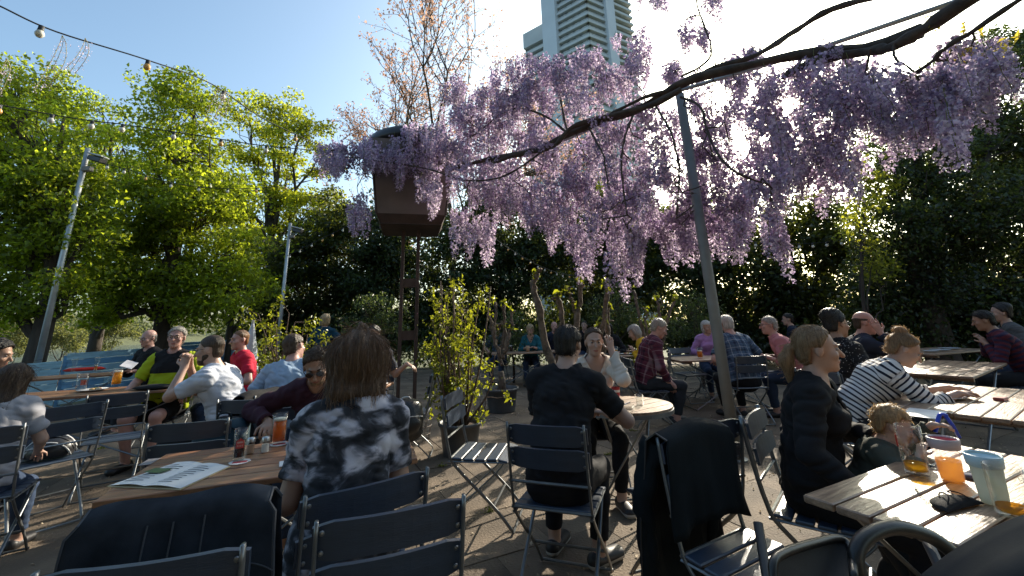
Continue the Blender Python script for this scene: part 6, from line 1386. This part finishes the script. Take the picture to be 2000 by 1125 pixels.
q = at(793, 770, 4.2); bag('leather_bag', 'black leather bag hung beside the plate table', 'bag', (q[0], q[1], .40), (.34, .22, .30), mat('black_leather', (.015, .015, .015), .3, bump=.2, bscale=60), 30, mat('bag_silver', (.5, .5, .48), .4))
def helmet():
    t = thing('bicycle_helmet', 'black and white vented bicycle helmet on a chair seat', 'helmet', (HEL[0], HEL[1], .455), 30); wm = mat('helmet_white', (.6, .6, .6), .3); bm = mat('helmet_black', (.02, .02, .022), .35)
    b = MB(); b.lathe([(.115, .02), (.125, .06), (.11, .11), (.07, .15), (.0001, .165)], n=18, sx=1.2); b.build('liner', bm, t, True)
    for k in range(-2, 3):
        a = np.linspace(-1.25, 1.25, 12); P = [(.155 * math.sin(x) * (1 - .03 * abs(k)), k * .042 * math.cos(x * .6), .02 + .155 * math.cos(x) - .012 * k * k) for x in a]; b = MB(); b.tube(P, .011, 6, flat=.7); b.build('rib', wm if k % 2 == 0 else bm, t, True)
    b = MB(); b.tube(spline([(.05, .11, .04), (.03, .14, -.0), (-.03, .13, .01), (-.06, .10, .05)], 10), .004, 5); b.build('strap', bm, t)
helmet()
def pram():
    p = on(1700, 1105, .80); t = thing('pushchair', 'black pushchair with padded bumper loop and folded hood', 'pushchair', (p[0], p[1], 0), -20); o = np.array([p[0], p[1], 0]); fab = mat('pram_fabric', (.010, .010, .011), .8, var=.2, scale=20, bump=.05, bscale=300); lea = mat('pram_leather', (.016, .015, .014), .36, bump=.04, bscale=160)
    R = rotz(rad(20)); D = lambda px, py, Y: R @ (at(px, py, Y) - o)
    b = MB(); b.tube(spline([D(1690, 1150, 1.12), D(1672, 1090, 1.13), D(1690, 1050, 1.15), D(1745, 1030, 1.18), D(1810, 1045, 1.20), D(1855, 1075, 1.2), D(1885, 1110, 1.2), D(1895, 1150, 1.2)], 30), .0165, 12); b.build('bumper_bar', lea, t, True)
    rim = spline([D(1515, 1150, 1.0), D(1510, 1100, 1.02), D(1535, 1078, 1.06), D(1600, 1058, 1.14), D(1640, 1052, 1.18), D(1662, 1075, 1.16), D(1668, 1130, 1.08)], 24); b = MB(); b.tube(rim, .009, 8); b.build('tray_rim', lea, t, True)
    V = list(rim) + [q * [.92, .92, 1] - [0, -.03, .22] for q in rim]; b = MB(); b.add(V, [(i, i + 1, 25 + i, 24 + i) for i in range(23)]); c = np.mean(rim, 0) - [0, 0, .05]; b.add(list(rim) + [c], [(i, i + 1, 24) for i in range(23)]); b.build('seat_pouch', fab, t, True)
    V = []; n = 14; arcs = [((1800, 1135), (1880, 1075), (1985, 1020), (2090, 990)), ((1830, 1150), (1910, 1085), (2010, 1035), (2100, 1010)), ((1870, 1175), (1940, 1110), (2030, 1070), (2110, 1050)), ((1900, 1200), (1980, 1150), (2050, 1120), (2120, 1100))]
    for q, a in enumerate(arcs): V += list(spline([D(px, py, .98 - .05 * q + .03 * math.sin(q)) for px, py in a], n))
    b = MB(); b.add(V, [(j * n + i, j * n + i + 1, (j + 1) * n + i + 1, (j + 1) * n + i) for j in range(3) for i in range(n - 1)]); ho = b.build('hood', fab, t, True); md = ho.modifiers.new('th', 'SOLIDIFY'); md.thickness = .008
    for q, a in enumerate(arcs[:3]): b = MB(); b.tube(spline([D(px, py, .98 - .05 * q + .03 * math.sin(q)) for px, py in a], n), .007, 6); b.build('hood_rib', fab, ho, True)
    for s in (-1, 1):
        b = MB(); b.tube([(s * .2, .22, .78), (s * .22, .0, .45), (s * .24, -.2, .12)], .013, 8); b.build('frame_tube', blk, t, True)
        for y in (-.22, .28):
            w = MB(); w.lathe([(.07, -.018), (.095, -.018), (.10, 0), (.095, .018), (.07, .018), (.07, -.018)], n=20); wo = w.build('wheel', blk, t, True); wo.location = (s * .26, y, .10); wo.rotation_euler = (0, rad(90), 0)
            w = MB(); w.lathe([(.0001, -.012), (.072, -.012), (.072, .012), (.0001, .012)], n=12); w.build('rim', galv, wo)
        b = MB(); b.tube([(s * .24, -.22, .10), (s * .24, .28, .10)], .01, 6); b.build('frame_tube', blk, t)
pram()
# closed parasol behind the man in red, wire basket by the tub
q = at(490, 665, 6.4); t = thing('closed_parasol', 'folded white and blue parasol behind the man in red', 'parasol', (q[0], q[1], 0)); b = MB(); b.lathe([(.16, .70), (.13, .95), (.06, 1.30), (.012, 1.52)], n=10); b.build('canopy', cloth('parasol_white', (.5, .55, .62)), t); b = MB(); b.tube([(0, 0, 0), (0, 0, 1.55)], .018, 8); b.build('pole', galv, t); b = MB(); b.lathe([(.0001, .06), (.2, .05), (.22, 0)], n=20); b.build('foot', potm, t)
for q, (px, py, lb) in enumerate([(820, 862, 'rusty wire basket on the paving left of the big tub'), (940, 800, 'wire basket on the paving behind the big tub')]):
    c = on(px, py, 0); t = thing('wire_basket', lb, 'basket', (c[0], c[1], 0), 20, 'wire baskets'); wm = mat('wire_rust', (.22, .17, .13), .6, .4)
    for k in range(9): a = k * 2 * math.pi / 9; b = MB(); b.tube([(.11 * math.cos(a), .11 * math.sin(a), .005), (.15 * math.cos(a + .2), .15 * math.sin(a + .2), .26)], .003, 4); b.build('wire', wm, t)
    for z in (.006, .09, .18, .26): a = np.linspace(0, 2 * math.pi, 19); r = .11 + .04 * z / .26; b = MB(); b.tube([(r * math.cos(x), r * math.sin(x), z) for x in a], .003, 4); b.build('ring', wm, t)
